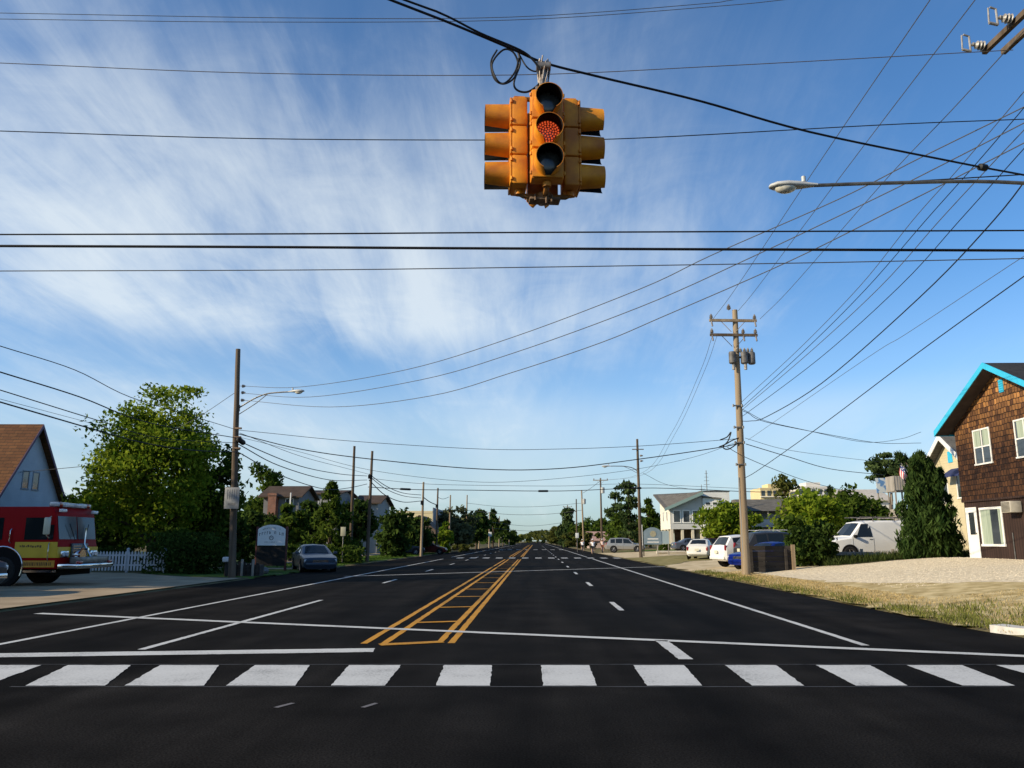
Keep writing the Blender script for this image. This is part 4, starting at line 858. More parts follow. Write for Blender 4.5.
CURT = M('pale_curtain', (.22, .27, .21), (.36, .42, .33), scale=3, rough=.9, stretch=(6, 6, .2))
TRIM = M('white_trim', (.70, .69, .65), (.76, .75, .72), scale=2, rough=.6)
ROOFB = brickmat('brown_roof_shingle', (.175, .076, .028), (.125, .05, .019), (.06, .03, .014), .5, .16, .012, ('X', 'Y'))
ROOFG = brickmat('grey_roof_shingle', (.19, .175, .15), (.15, .14, .12), (.09, .085, .075), .5, .16, .012, ('X', 'Y'))
ROOFD = brickmat('dark_roof_shingle', (.035, .034, .034), (.05, .048, .046), (.02, .02, .02), .5, .16, .012, ('X', 'Y'))
def win(parent, face, a0, a1, z0, z1, d, mats=None, frame=.07, mull=0, sash=False, curtain=None, name='window', proud=.03, trim=None):
    """window on a wall: face '-Y','+X','-X','+Y' at plane coordinate d; a0..a1 along the wall. window > pane"""
    sgn = -1 if face[0] == '-' else 1; ax = face[1]
    def bxx(b, u0, u1, w0, w1, t0, t1):
        lo, hi = sorted((d + sgn * t0, d + sgn * t1))
        if ax == 'Y': b.bx(u0, u1, lo, hi, w0, w1)
        else: b.bx(lo, hi, u0, u1, w0, w1)
    b = MB()
    bxx(b, a0, a0 + frame, z0 + frame, z1 - frame, -.04, proud); bxx(b, a1 - frame, a1, z0 + frame, z1 - frame, -.04, proud); bxx(b, a0, a1, z1 - frame, z1, -.04, proud + .003); bxx(b, a0 - .03, a1 + .03, z0, z0 + frame, -.04, proud + .03)
    for k in range(mull):
        c = lerp(a0, a1, (k + 1) / (mull + 1)); bxx(b, c - frame * .45, c + frame * .45, z0 + frame, z1 - frame, -.04, proud - .006)
    if sash: bxx(b, a0 + frame, a1 - frame, (z0 + z1) / 2 - .025, (z0 + z1) / 2 + .025, -.04, proud - .010)
    w = b.build(name, trim or TRIM, parent, smooth=False)
    g = MB(); bxx(g, a0 + frame * .5, a1 - frame * .5, z0 + frame * .5, z1 - frame * .5, -.02, .008); g.build('pane', GLASS, w, smooth=False)
    if curtain:
        for f0, f1 in curtain:
            c = MB(); bxx(c, lerp(a0 + frame, a1 - frame, f0), lerp(a0 + frame, a1 - frame, f1), (z0 + z1) / 2 + .03 if sash else z0 + frame, z1 - frame, .010, .014); c.build('curtain', CURT, w, smooth=False)
    return w
def gable_solid(b, x0, x1, y0, y1, z0, ze, zr, axis='X'):
    """walls with gables; ridge along axis"""
    if axis == 'X':
        ym = (y0 + y1) / 2; poly = [(x0, y0, z0), (x0, y1, z0), (x0, y1, ze), (x0, ym, zr), (x0, y0, ze)]; b.prism(poly, (x1 - x0, 0, 0))
    else:
        xm = (x0 + x1) / 2; poly = [(x0, y0, z0), (x1, y0, z0), (x1, y0, ze), (xm, y0, zr), (x0, y0, ze)]; b.prism(poly, (0, y1 - y0, 0))
def gable_roof(b, x0, x1, y0, y1, ze, zr, axis='X', over=.4, gover=.4, th=.14):
    """two slabs resting on a gable"""
    if axis == 'X':
        ym = (y0 + y1) / 2; sl = (zr - ze) / (ym - y0); lo = ze - sl * over
        for s in (-1, 1):
            ye = ym + s * (ym - y0 + over); poly = [(x0 - gover, ym, zr + .01), (x0 - gover, ye, lo + .01), (x0 - gover, ye, lo + th), (x0 - gover, ym, zr + th)]; b.prism(poly, (x1 - x0 + 2 * gover, 0, 0))
    else:
        xm = (x0 + x1) / 2; sl = (zr - ze) / (xm - x0); lo = ze - sl * over
        for s in (-1, 1):
            xe = xm + s * (xm - x0 + over); poly = [(xm, y0 - gover, zr + .01), (xe, y0 - gover, lo + .01), (xe, y0 - gover, lo + th), (xm, y0 - gover, zr + th)]; b.prism(poly, (0, y1 - y0 + 2 * gover, 0))

# --- brown shingled house on the right: gable wall faces the road (-X)
Xw, Yg, hw = 18.1, 30.9, 3.8; zg = H(18.1, 31.3); ze, zr = 5.48, 7.36
sh = thing('shingled_house', 'two storey brown cedar shingled house with bright blue roof edge at the right', 'house', (Xw, Yg, zg))
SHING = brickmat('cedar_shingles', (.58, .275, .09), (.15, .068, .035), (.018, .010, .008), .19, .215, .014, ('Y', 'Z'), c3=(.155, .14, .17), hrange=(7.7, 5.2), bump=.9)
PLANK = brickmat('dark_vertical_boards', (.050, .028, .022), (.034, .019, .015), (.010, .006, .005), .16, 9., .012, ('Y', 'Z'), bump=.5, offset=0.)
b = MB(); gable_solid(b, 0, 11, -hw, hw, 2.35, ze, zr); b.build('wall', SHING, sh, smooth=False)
b = MB(); b.bx(.05, 11, -hw + .05, hw - .05, -.6, 2.35); b.build('lower_wall', PLANK, sh, smooth=False)
b = MB(); gable_roof(b, 0, 11, -hw, hw, ze, zr, over=.5, gover=.6, th=.16); b.build('roof', ROOFD, sh, smooth=False)
BLUE = M('bright_blue_trim', (.03, .40, .62), (.035, .45, .68), scale=3, rough=.5)
b = MB(); sl = (zr - ze) / hw
for s in (-1, 1):
    ye = s * (hw + .5); lo = ze - sl * .5
    b.prism([(-.64, 0, zr - .06), (-.64, ye, lo - .06), (-.64, ye, lo + .18), (-.64, 0, zr + .18)], (.035, 0, 0))
    b.bx(-.60, 11.6, ye - .02 if s > 0 else ye - .012, ye + .012 if s > 0 else ye + .02, lo - .05, lo + .17)
b.build('fascia', BLUE, sh, smooth=False)
b = MB()
for s in (-1, 1):
    ye = s * (hw + .47); lo = ze - sl * .47; b.prism([(-.59, 0, zr - .01), (-.59, ye, lo - .01), (-.59, ye, lo - .03), (-.59, 0, zr - .03)], (.57, 0, 0))
b.build('soffit', M('dark_soffit', (.028, .020, .017), (.05, .035, .03), scale=3, rough=.8), sh, smooth=False)
b = MB(); b.bx(-.03, .0, -.14, .14, 6.35, 6.85)
for k in range(5): b.box((-.035, 0, 6.42 + k * .09), (.03, .24, .02))
b.build('gable_vent', BLUE, sh, smooth=False)
for yy in (1.16, -1.72): win(sh, '-X', yy, yy + 1.22, 3.72, 5.17, 0, mull=1, sash=True, frame=.06, curtain=((.0, .42), (.58, 1.0)) if yy > 0 else ((.05, .9),))
for o in [c for c in sh.children if c.name.startswith('window')]:
    pass
win(sh, '-X', 1.02, 2.62, .48, 2.02, .05, frame=.09, mull=0, curtain=((.52, 1.0), (.0, .14)), name='picture_window')
win(sh, '-X', -2.2, -.9, .48, 2.0, .05, frame=.11, curtain=((.0, .5),), name='picture_window')
b = MB(); b.bx(.015, .05, 2.84, 3.56, .0, 2.0); b.bx(-.005, .015, 2.78, 2.87, 0, 2.06); b.bx(-.005, .015, 3.53, 3.62, 0, 2.06); b.bx(-.005, .015, 2.87, 3.53, 1.98, 2.06); d_ = b.build('door', TRIM, sh, smooth=False)
b = MB(); b.bx(.005, .012, 3.0, 3.4, .95, 1.85); b.build('pane', GLASS, d_, smooth=False)
b = MB(); b.sphere((-.02, 2.92, 1.0), .035, 8); b.build('handle', STEEL, d_)
b = MB(); b.bbox((-.2, -.05, 1.95), (.42, .62, .42), .02); ac = b.build('air_conditioner', M('ac_beige', (.36, .33, .27), (.42, .39, .33), scale=4, rough=.6), sh)
b = MB()
for k in range(8): b.box((-.415, -.05, 1.79 + k * .045), (.012, .52, .018))
b.build('grille', BLK, ac, smooth=False)
b = MB(); b.bx(.0, .05, .34, .70, 1.75, 2.15); b.build('vent_cover', M('vent_tan', (.22, .17, .12), rough=.7), sh, smooth=False)
b = MB(); b.tube([(.02, .45, .0), (.02, .45, .55), (.02, .45, 1.0)], .02, 6); b.build('pipe', STEEL, sh)
b = MB(); b.bx(-.02, 11.02, hw - .02, hw + .015, 2.3, 2.42); b.bx(-.02, .01, -hw, hw, 2.28, 2.36); b.build('band_board', MATS['dark_vertical_boards'], sh, smooth=False)

# --- tan house behind it: its gable also faces the road
q_ = P(916, 478, 46.3); Xt = q_.x + .55; Yt_ = 43.4; t2 = thing('tan_house', 'tan gabled house with white eave boards half hidden behind the cedar', 'house', (Xt, Yt_, H(Xt, Yt_)))
TAN = siding('tan_siding', (.48, .42, .27)); hh_ = 2.45; zz = P(937, 433, Yt_).z - t2.location.z - .25; zl = P(916, 478, 46.3).z - t2.location.z - .1; sl = (zz - zl) / (hh_ + .45); ze_ = zz - sl * hh_
b = MB(); gable_solid(b, 0, 9, -hh_, hh_, -.5, ze_, zz); b.build('wall', TAN, t2, smooth=False)
b = MB(); gable_roof(b, 0, 9, -hh_, hh_, ze_, zz, over=.45, gover=.5, th=.14); b.build('roof', ROOFG, t2, smooth=False)
b = MB()
for s in (-1, 1):
    ye = s * (hh_ + .45); lo = ze_ - sl * .45; b.prism([(-.54, 0, zz - .14), (-.54, ye, lo - .14), (-.54, ye, lo + .16), (-.54, 0, zz + .16)], (.035, 0, 0))
b.build('fascia', TRIM, t2, smooth=False)
b = MB(); b.bx(-.03, 0, -.25, .2, zz - 1.35, zz - .75); b.build('gable_vent', BLUE, t2, smooth=False)
win(t2, '-X', -1.7, -.4, zz - 3.3, zz - 2.0, 0, mull=1); win(t2, '-X', .5, 1.6, zz - 3.5, zz - 2.4, 0, mull=1)
b = MB(); b.prism([(-.7, -2.0, zz - 2.2), (-.02, -2.0, zz - 1.75), (-.02, -2.0, zz - 1.7), (-.7, -2.0, zz - 2.14)], (0, 2.0, 0)); b.build('awning', M('navy_awning', (.02, .03, .10), rough=.8), t2, smooth=False)

# --- balcony tower and flag
p = P(905, 520, 60); bt = thing('balcony_tower', 'grey wooden two level balcony showing left of the cedar', 'balcony', (p.x, 60, H(p.x, 60)))
GREYWD = M('grey_weathered_wood', (.22, .20, .17), (.34, .31, .27), scale=4, rough=.85, stretch=(1, 1, .2))
z_top, z_mid, z_low = [P(896, y, 60).z - bt.location.z for y in (476, 490, 509)]; zb = P(896, 521, 60).z - bt.location.z
b = MB()
for x in (-.5, .5):
    for y in (0, 1.2): b = MB(); b.box((x, y, (z_top + .0) / 2), (.09, .09, z_top)); b.build('post', GREYWD, bt, smooth=False)
for za, zc, nm in ((z_mid, z_top, 'railing'), (zb, z_low, 'railing')):
    b = MB(); b.bx(-.6, .6, -.10, -.05, za, zc); b.bx(-.6, -.55, -.05, 1.3, za, zc); b.bx(.55, .6, -.05, 1.3, za, zc)
    for k in range(7): b.bx(-.59 + k * .19, -.55 + k * .19, -.12, -.10, za, zc)
    b.build(nm, GREYWD, bt, smooth=False)
b = MB(); b.bx(-.6, .6, 0, 1.3, z_mid - .1, z_mid); b.bx(-.6, .6, 0, 1.3, zb - .1, zb); b.build('deck', GREYWD, bt, smooth=False)
p = P(884, 478, 62); sg = thing('billboard', 'small blue and white painted board above the bushes left of the balcony', 'sign', (p.x, 62, H(p.x, 62)))
za, zb = P(884, 493, 62).z - sg.location.z, P(884, 478, 62).z - sg.location.z
b = MB(); b.bx(-.62, .62, 0, .08, za, zb); b.build('board', M('painted_board', (.10, .22, .42), (.5, .55, .56), scale=2.2, rough=.6, contrast=(.45, .52)), sg, smooth=False)
b = MB(); b.cyl((-.5, .12, za / 2 + .2), .05, za + .4); b.cyl((.5, .12, za / 2 + .2), .05, za + .4); b.build('post', GREYWD, sg)
p = P(904, 466, 57); fl = thing('flag', 'american flag hanging from a slanted staff beside the balcony', 'flag', p)
b = MB(); b.tube([(1.0, 0, -1.6), (-.35, 0, .45)], .03, 8); b.sphere((-.35, 0, .47), .06, 8); b.build('staff', PORC, fl)
FR, FW_, FB = M('flag_red', (.45, .03, .04), rough=.8), M('flag_white', (.65, .63, .62), rough=.8), M('flag_blue', (.03, .045, .16), rough=.8)
b = MB(); nu, nv = 13, 14
def fp(u, v): return (-.30 + .65 * u * .75 + .04 * math.sin(v * 6), .10 * math.sin(u * 9 + v * 2), .36 - u * 1.05 * .95 - v * 1.05 - .05 * math.sin(u * 7))
for i in range(nu):
    for j in range(nv):
        u0, u1, v0, v1 = i / nu, (i + 1) / nu, j / nv * .95, (j + 1) / nv * .95
        b.m = 2 if (i < 7 and j < 6) else (0 if i % 2 == 0 else 1)
        if b.m == 2 and (i + j) % 3 == 0 and i % 2: b.m = 1
        b.add([fp(u0, v0), fp(u1, v0), fp(u1, v1), fp(u0, v1)], [(0, 1, 2, 3)])
b.build('cloth', [FR, FW_, FB], fl, fix=False)

# --- white house on stilts with a square tower
Yh = 116.; p0, p1 = P(671.5, 545, Yh), P(704, 545, Yh)
st = thing('stilt_house', 'white two storey house raised on stilts with a square stair tower', 'house', (p0.x, Yh, H(20, Yh)), 0)
L = p1.x - p0.x; zz = lambda y: P(690, y, Yh).z - st.location.z
GS = siding('shaded_white_siding', (.46, .46, .44), .2); WS = siding('sunlit_cream_siding', (.66, .63, .54), .2); D_ = 9.  # sun and shade painted in: greyer front boards, brighter side wall
zb, zt, zr = zz(529), zz(507.5), zz(493.5)
b = MB(); b.prism([(0, 0, zb), (L, 0, zb), (L, 0, zr), (0, 0, zt)], (0, D_, 0)); b.build('wall', GS, st, smooth=False)
b = MB(); b.prism([(-.05, -.02, zb - .02), (-.05, D_ + .02, zb - .02), (-.05, D_ + .02, zr - .15), (-.05, -.02, zt - .05)], (.05, 0, 0)); b.build('side_wall', WS, st, smooth=False)
sl = (zr - zt) / L
b = MB(); b.prism([(-.9, -1.0, zt - .9 * sl + .04), (L + .02, -1.0, zr + .04), (L + .02, D_ + 1, zr + .5), (-.9, D_ + 1, zr + .25)], (0, 0, .2)); b.build('roof', ROOFG, st, smooth=False)
b = MB(); b.prism([(-.95, -1.06, zt - .9 * sl - .18), (L + .02, -1.06, zr - .18), (L + .02, -1.06, zr + .28), (-.95, -1.06, zt - .9 * sl + .28)], (0, .055, 0)); b.build('fascia', M('grey_green_trim', (.20, .29, .27), rough=.6), st, smooth=False)
for k in range(3): win(st, '-Y', lerp(.35, L - .15, k / 3), lerp(.35, L - .15, (k + 1) / 3) - .22, zz(523), zz(510), 0, frame=.13, proud=.06)
for y_ in (2.2, 5.6): win(st, '-X', y_, y_ + .9, zz(521), zz(510.5), -.05, frame=.1)
for x, y in ((.15, .2), (L * .36, .3), (L * .68, .3), (L - .2, .3), (.15, 3), (.15, 6), (.15, 8.8), (L - .2, 8.8)): b = MB(); b.box((x, y, zb / 2), (.36, .36, zb)); b.build('stilt', M('cream_post', (.55, .48, .36), (.6, .54, .42), scale=3, rough=.8), st, smooth=False)
b = MB(); b.bx(1.2, L - .3, 5.2, 5.4, 0, zb); b.build('back_wall', M('under_house_brown', (.10, .07, .05), (.16, .12, .09), scale=2, rough=.9), st, smooth=False)
b = MB(); b.bx(.4, 1.2, 4.2, 8.2, 0, zb - .02); b.build('storage_room', M('pale_teal_wall', (.42, .50, .48), (.5, .56, .53), scale=2, rough=.8), st, smooth=False)
TW = siding('tower_siding', (.60, .60, .57), .2); xt = L + .03; wt = P(734, 500, Yh).x - P(704, 500, Yh).x
b = MB(); b.bx(xt, xt + 2.6, -.3, 8, 0, zz(498)); b.build('stair_bay', TW, st, smooth=False)
b = MB(); b.bx(xt + .3, xt + wt, 1.5, 9, 0, zz(491)); b.build('tower', TW, st, smooth=False)
b = MB(); b.bx(xt + .2, xt + wt + .1, 1.4, 9.1, zz(491), zz(490)); b.build('tower_roof', ROOFG, st, smooth=False)
b = MB(); b.prism([(xt, -.5, zz(497.5)), (xt + 2.7, -.5, zz(499.5)), (xt + 2.7, 1.39, zz(499.5)), (xt, 1.39, zz(497.5))], (0, 0, .2)); b.build('bay_roof', ROOFG, st, smooth=False)
for k in range(2): win(st, '-Y', xt + .35 + k * 1.0, xt + 1.15 + k * 1.0, zz(505.5), zz(502), -.3, frame=.07)
b = MB(); b.cyl((xt + 1.6, 4, zz(491) + 1.6), .06, 3.4)
for k in range(4): b.box((xt + 1.6, 4, zz(491) + 1.2 + k * .55), (.9 - k * .15, .05, .05))
b.cyl((xt + .8, 4, zz(491) + .6), .04, 1.2); b.build('antenna', STEEL, st)
# --- motel, hotel blocks
Ym = 122; p0, p1 = P(747, 545, Ym), P(776, 545, Ym); mo = thing('motel', 'grey roofed low motel behind the pale pole with a dark upper gallery', 'building', (p0.x, Ym, .4), 0)
L = p1.x - p0.x + 14; zz = lambda y: P(762, y, Ym).z - .4
b = MB(); b.bx(0, L, 2.4, 9, -.3, zz(511)); b.build('wall', M('motel_wall', (.20, .20, .20), (.27, .27, .26), scale=1, rough=.8), mo, smooth=False)
b = MB(); b.prism([(-.5, -.3, zz(511)), (-.5, 9.5, zz(511)), (-.5, 6, zz(498)), (-.5, 4, zz(498))], (L + 1, 0, 0)); b.build('roof', ROOFG, mo, smooth=False)
b = MB(); b.bx(0, L, 0, 2.4, zz(527), zz(525)); b.bx(0, L, -.05, 0, zz(525), zz(519.5)); b.build('gallery', M('gallery_grey', (.30, .31, .32), (.36, .37, .38), scale=2, rough=.7), mo, smooth=False)
for k in range(6): b = MB(); b.box((.2 + k * 3.2, .1, zz(511) / 2), (.22, .22, zz(511))); b.build('post', M('motel_post', (.40, .32, .22), rough=.8), mo, smooth=False)
for k in range(5): win(mo, '-Y', 1. + k * 3.2, 2.6 + k * 3.2, zz(523), zz(514), 2.4)
Yt = 260
for (x0, x1, y0, lab, col) in ((762, 792, 489, 'far pale yellow hotel block above the trees right of the pale pole', (.62, .50, .27)), (800, 832, 487.5, 'far white hotel block above the bushes left of the dark treetop', (.60, .57, .52))):
    p0, p1 = P(x0, 520, Yt), P(x1, 520, Yt); ho = thing('hotel_block', lab, 'building', (p0.x, Yt, .4), 0, 'hotel blocks beyond the trees'); L = p1.x - p0.x; z = P((x0 + x1) / 2, y0, Yt).z
    b = MB(); b.bx(0, L, 0, 12, -.5, z); b.bx(L * .3, L * .75, 1, 8, z, z + 1.3); b.build('wall', M('hotel_%d' % x0, col, tuple(c * 1.1 for c in col), scale=.4, rough=.8), ho, smooth=False)
    for k in range(5):
        b = MB(); b.bx(L * (k + .15) / 5, L * (k + .75) / 5, -.06, 0, z - 2.6, z - .9); b.build('window', GLASS, ho, smooth=False)
    b = MB(); b.bx(-.1, L + .1, -.8, 0, z - 3.0, z - 2.8); b.build('balcony', TRIM, ho, smooth=False)
p = P(868, 493, 92); ho = thing('white_roofed_house', 'pale roof peeking over the bushes left of the blue board', 'house', (p.x, 92, .4)); z = P(868, 489, 92).z - .4
b = MB(); b.bx(-2.6, 2.2, 0, 6, -.3, z - 1.2); b.build('wall', WSID, ho, smooth=False); b = MB(); gable_roof(b, -2.6, 2.2, 0, 6, z - 1.2, z, 'X'); b.build('roof', M('pale_roof', (.42, .38, .32), (.5, .46, .4), scale=3, rough=.8), ho, smooth=False)
p = P(604, 545, 165); ho = thing('pink_roofed_cottage', 'low cottage with a pinkish roof behind the silver truck', 'house', (p.x, 165, .3)); z = P(604, 532, 165).z - .3
b = MB(); b.bx(-3, 6, 0, 7, -.3, z - 1.6); b.build('wall', M('cottage_wall', (.40, .30, .26), (.46, .36, .3), scale=1, rough=.8), ho, smooth=False); b = MB(); gable_roof(b, -3, 6, 0, 7, z - 1.6, z, 'X'); b.build('roof', M('pink_roof', (.34, .20, .16), (.4, .26, .21), scale=3, rough=.8), ho, smooth=False)

# --- left: gabled house behind the fire engine
p = P(40, 520, 50); lh = thing('gabled_house', 'white sided house with steep brown roof behind the fire engine', 'house', (p.x - .95, 50, .1), R(2))
zz = lambda y: P(40, y, 50).z - .1
WSH = siding('cool_white_siding', (.46, .48, .51), .16); hg = 4.6; zr = zz(426); ze = zr - 6.0
b = MB(); gable_solid(b, -14, 0, -hg, hg, -.3, ze, zr); b.build('wall', WSH, lh, smooth=False)
b = MB(); gable_roof(b, -14, 0, -hg, hg, ze, zr, over=.35, gover=.45, th=.12); b.build('roof', ROOFB, lh, smooth=False)
b = MB(); sl = 6.0 / hg
for s in (-1, 1):
    ye = s * (hg + .35); lo = ze - sl * .35; b.prism([(.46, 0, zr - .16), (.46, ye, lo - .16), (.46, ye, lo + .10), (.46, 0, zr + .12)], (.04, 0, 0))
b.build('fascia', M('plum_trim', (.10, .05, .09), rough=.6), lh, smooth=False)
for yy in (-.85, .25): win(lh, '+X', yy, yy + .75, zr - 4.1, zr - 2.9, 0, frame=.08, trim=M('dim_trim', (.25, .27, .3), rough=.6))
b = MB(); b.bx(0, .06, -.3, .3, zr - 5.6, zr - 5.3); b.build('wall_lamp', BLK, lh, smooth=False)
b = MB(); b.prism([(-9.2, -hg - .2, ze + .1), (-6.2, -hg - .2, ze + .1), (-7.7, -hg + .3, ze + 2.8)], (0, 2.6, 0)); b.build('dormer', WSH, lh, smooth=False)
# --- other left houses
def plain_house(name, label, x0, x1, Y, ytop, yeave, depth, wallm, roofm, axis='X', loc_rz=0, z0=.1, over=.5):
    p0, p1 = P(x0, yeave, Y), P(x1, yeave, Y); xm = (x0 + x1) / 2; h = thing(name, label, 'house', (p0.x, Y, z0), loc_rz); L = p1.x - p0.x
    ze, zr = P(xm, yeave, Y).z - z0, P(xm, ytop, Y).z - z0
    b = MB(); gable_solid(b, 0, L, 0, depth, -.3, ze, zr - .02, axis); b.build('wall', wallm, h, smooth=False)
    b = MB(); gable_roof(b, 0, L, 0, depth, ze, zr, axis, over, over); b.build('roof', roofm, h, smooth=False); return h, L, ze, zr
REDR = brickmat('red_brown_roof', (.10, .068, .046), (.08, .052, .036), (.04, .026, .018), .5, .16, .012, ('X', 'Y'))
BRICK = brickmat('red_brick', (.40, .12, .05), (.30, .08, .035), (.2, .17, .15), .21, .07, .012, ('X', 'Z'))
h, L, ze, zr = plain_house('chimney_house', 'grey walled house with brown roof and brick chimney behind the white arched sign', 264, 299, 84, 485.5, 496, 6, M('grey_stucco', (.13, .135, .14), (.17, .175, .18), scale=1, rough=.85), REDR)
b = MB(); xc = L * .31; zc = P(270, 493, 83).z - .1; b.bx(xc - .42, xc + .42, -.85, -.02, -.2, zc); b.bx(xc - .48, xc + .48, -.92, .02, zc - .25, zc - .05); b.build('chimney', BRICK, h, smooth=False)
win(h, '-Y', L * .62, L * .85, ze - 1.4, ze - .25, 0, mull=1); win(h, '-Y', L * .6, L * .8, ze - 4.0, ze - 2.6, 0, mull=1)
b = MB(); b.bx(L * .80, L * .83, -.7, -.6, ze - 1.6, ze + .3); b.build('porch_post', TRIM, h, smooth=False)
h, L, ze, zr = plain_house('red_roofed_house', 'low house with dull red roof between the chimney house and the tall dense tree', 300, 338, 96, 489, 494, 9, M('shaded_siding', (.22, .22, .22), (.26, .26, .25), scale=1, rough=.8), REDR)
win(h, '-Y', L * .3, L * .5, ze - 1.8, ze - .5, 0)
h, L, ze, zr = plain_house('white_house', 'white house with a low red brown roof right of the thin bare poles', 356, 378, 98, 494.5, 503, 8, siding('dull_white_siding', (.28, .28, .27), .18), REDR)
win(h, '-Y', L * .55, L * .8, ze - 1.9, ze - .7, 0)
# lit block
Yb = 132; p0, p1 = P(408, 520, Yb), P(432.5, 520, Yb); lb = thing('flat_roofed_block', 'flat roofed block with a sunlit yellow front and grey end wall at the left roadside', 'building', (p1.x, Yb, .1))
z = P(430, 507.5, Yb).z - .1; L = p1.x - p0.x
b = MB(); b.bx(-L - 2, 0, 0, 26, -.3, z - .9); b.build('wall', M('yellow_stucco', (.60, .50, .29), (.66, .56, .33), scale=.6, rough=.85), lb, smooth=False)
b = MB(); b.bx(.0, .10, -.02, 26.02, -.3, z); b.build('end_wall', M('shaded_render', (.26, .26, .27), (.31, .31, .32), scale=.5, rough=.85), lb, smooth=False)  # the shade on this end is put into its darker grey colour
b = MB(); b.bx(-L - 2, .0, -.05, 26, z - .9, z - .55); b.build('parapet', M('yellow_parapet', (.62, .53, .33), rough=.8), lb, smooth=False)
h, L, ze, zr = plain_house('dark_roofed_house', 'house with dark brown pyramid roof in front of the yellow lit block', 402, 436, 118, 516, 531, 8, M('umber_wall', (.10, .075, .06), (.14, .105, .085), scale=1, rough=.85), M('umber_roof', (.075, .052, .038), (.11, .08, .06), scale=2, rough=.9), 'Y')
win(h, '-Y', L * .3, L * .5, ze - 2.2, ze - 1.0, 0)
# ================================================================ vehicles
TYRE = M('tyre_rubber', (.014, .014, .014), (.025, .025, .025), scale=20, rough=.85, spec=.2)
RIM = M('alloy_rim', (.42, .42, .43), rough=.3, metal=.85)
CARGL = M('car_glass', (.012, .016, .018), rough=.05, spec=.45)
CHROME = M('chrome', (.62, .62, .63), rough=.12, metal=1.)
HEADL = M('headlamp_glass', (.55, .56, .56), (.7, .7, .7), scale=20, rough=.1, coat=.8)
TAILL = M('tail_lamp_red', (.24, .008, .008), rough=.15, coat=.8)
AMBER = M('amber_lamp', (.6, .16, .015), rough=.2, coat=.6)
PLATE = M('licence_plate', (.55, .53, .40), rough=.5)
GREYPL = M('grey_plastic', (.045, .045, .047), rough=.6)
def paint(name, c, metal=.0, rough=.28): return M('paint_' + name, c, tuple(x * .93 for x in c), scale=1.2, rough=rough, metal=metal, coat=.08, spec=.25)
ST = {  # x, z_low, z_belt, z_top, half width, half width at the top
 'sedan': [(2.36, .36, .62, .66, .76, .70), (2.28, .22, .72, .77, .85, .78), (1.9, .2, .79, .86, .89, .80), (1.0, .2, .88, .95, .90, .80), (.92, .2, .90, .97, .90, .72), (.15, .2, .93, 1.38, .90, .60), (-.35, .2, .935, 1.44, .90, .61), (-.9, .2, .94, 1.41, .90, .60), (-1.62, .2, .96, 1.03, .88, .70), (-2.2, .22, .95, 1.0, .86, .74), (-2.36, .34, .80, .84, .74, .66)],
 'suv': [(2.35, .42, .72, .76, .72, .64), (2.25, .32, .84, .90, .86, .76), (1.8, .3, .95, 1.02, .92, .82), (1.12, .3, 1.02, 1.08, .93, .80), (1.05, .3, 1.04, 1.10, .93, .76), (.40, .3, 1.07, 1.66, .93, .66), (-.3, .3, 1.08, 1.74, .93, .68), (-1.2, .3, 1.08, 1.73, .93, .68), (-1.85, .3, 1.08, 1.66, .92, .66), (-2.25, .32, 1.05, 1.10, .90, .80), (-2.36, .40, .86, .90, .82, .74)],
 'hatch': [(2.05, .34, .54, .58, .62, .55), (1.95, .22, .66, .70, .80, .72), (1.6, .2, .76, .82, .86, .78), (.95, .2, .90, .94, .87, .78), (.88, .2, .92, .97, .87, .70), (.15, .2, .95, 1.42, .87, .60), (-.4, .2, .96, 1.49, .87, .61), (-1.1, .2, .97, 1.46, .87, .60), (-1.75, .2, .99, 1.06, .86, .72), (-1.98, .24, .9, .94, .82, .72), (-2.05, .34, .66, .70, .74, .66)],
 'van': [(2.75, .45, .82, .86, .78, .70), (2.65, .34, .98, 1.04, .92, .80), (2.2, .32, 1.08, 1.15, .98, .86), (1.72, .32, 1.14, 1.22, 1.0, .86), (1.66, .32, 1.16, 1.24, 1.0, .84), (.98, .32, 1.18, 1.98, 1.0, .76), (.5, .32, 1.18, 2.06, 1.0, .78), (-1.5, .32, 1.18, 2.07, 1.0, .78), (-2.65, .32, 1.18, 2.04, 1.0, .78), (-2.74, .36, 1.16, 1.95, .97, .76), (-2.78, .40, 1.1, 1.85, .93, .74)],
}
def section(s):
    x, zl, zb, zt, w, wt = s; gh = zt - zb; hi = gh > .25
    p4 = (w * .985, zb); p5 = (wt + (w * .985 - wt) * .12, zt - gh * .10) if hi else (lerp(w * .985, wt, .55), lerp(zb, zt, .7)); p6 = (wt * .86, zt) if hi else (wt * .92, zt)
    h = [(0, zl), (w * .80, zl), (w * .97, zl + .10), (w, (zl + zb) * .5 + .03), p4, p5, p6, (0, zt + .025)]
    return [(x, y, z) for y, z in h]
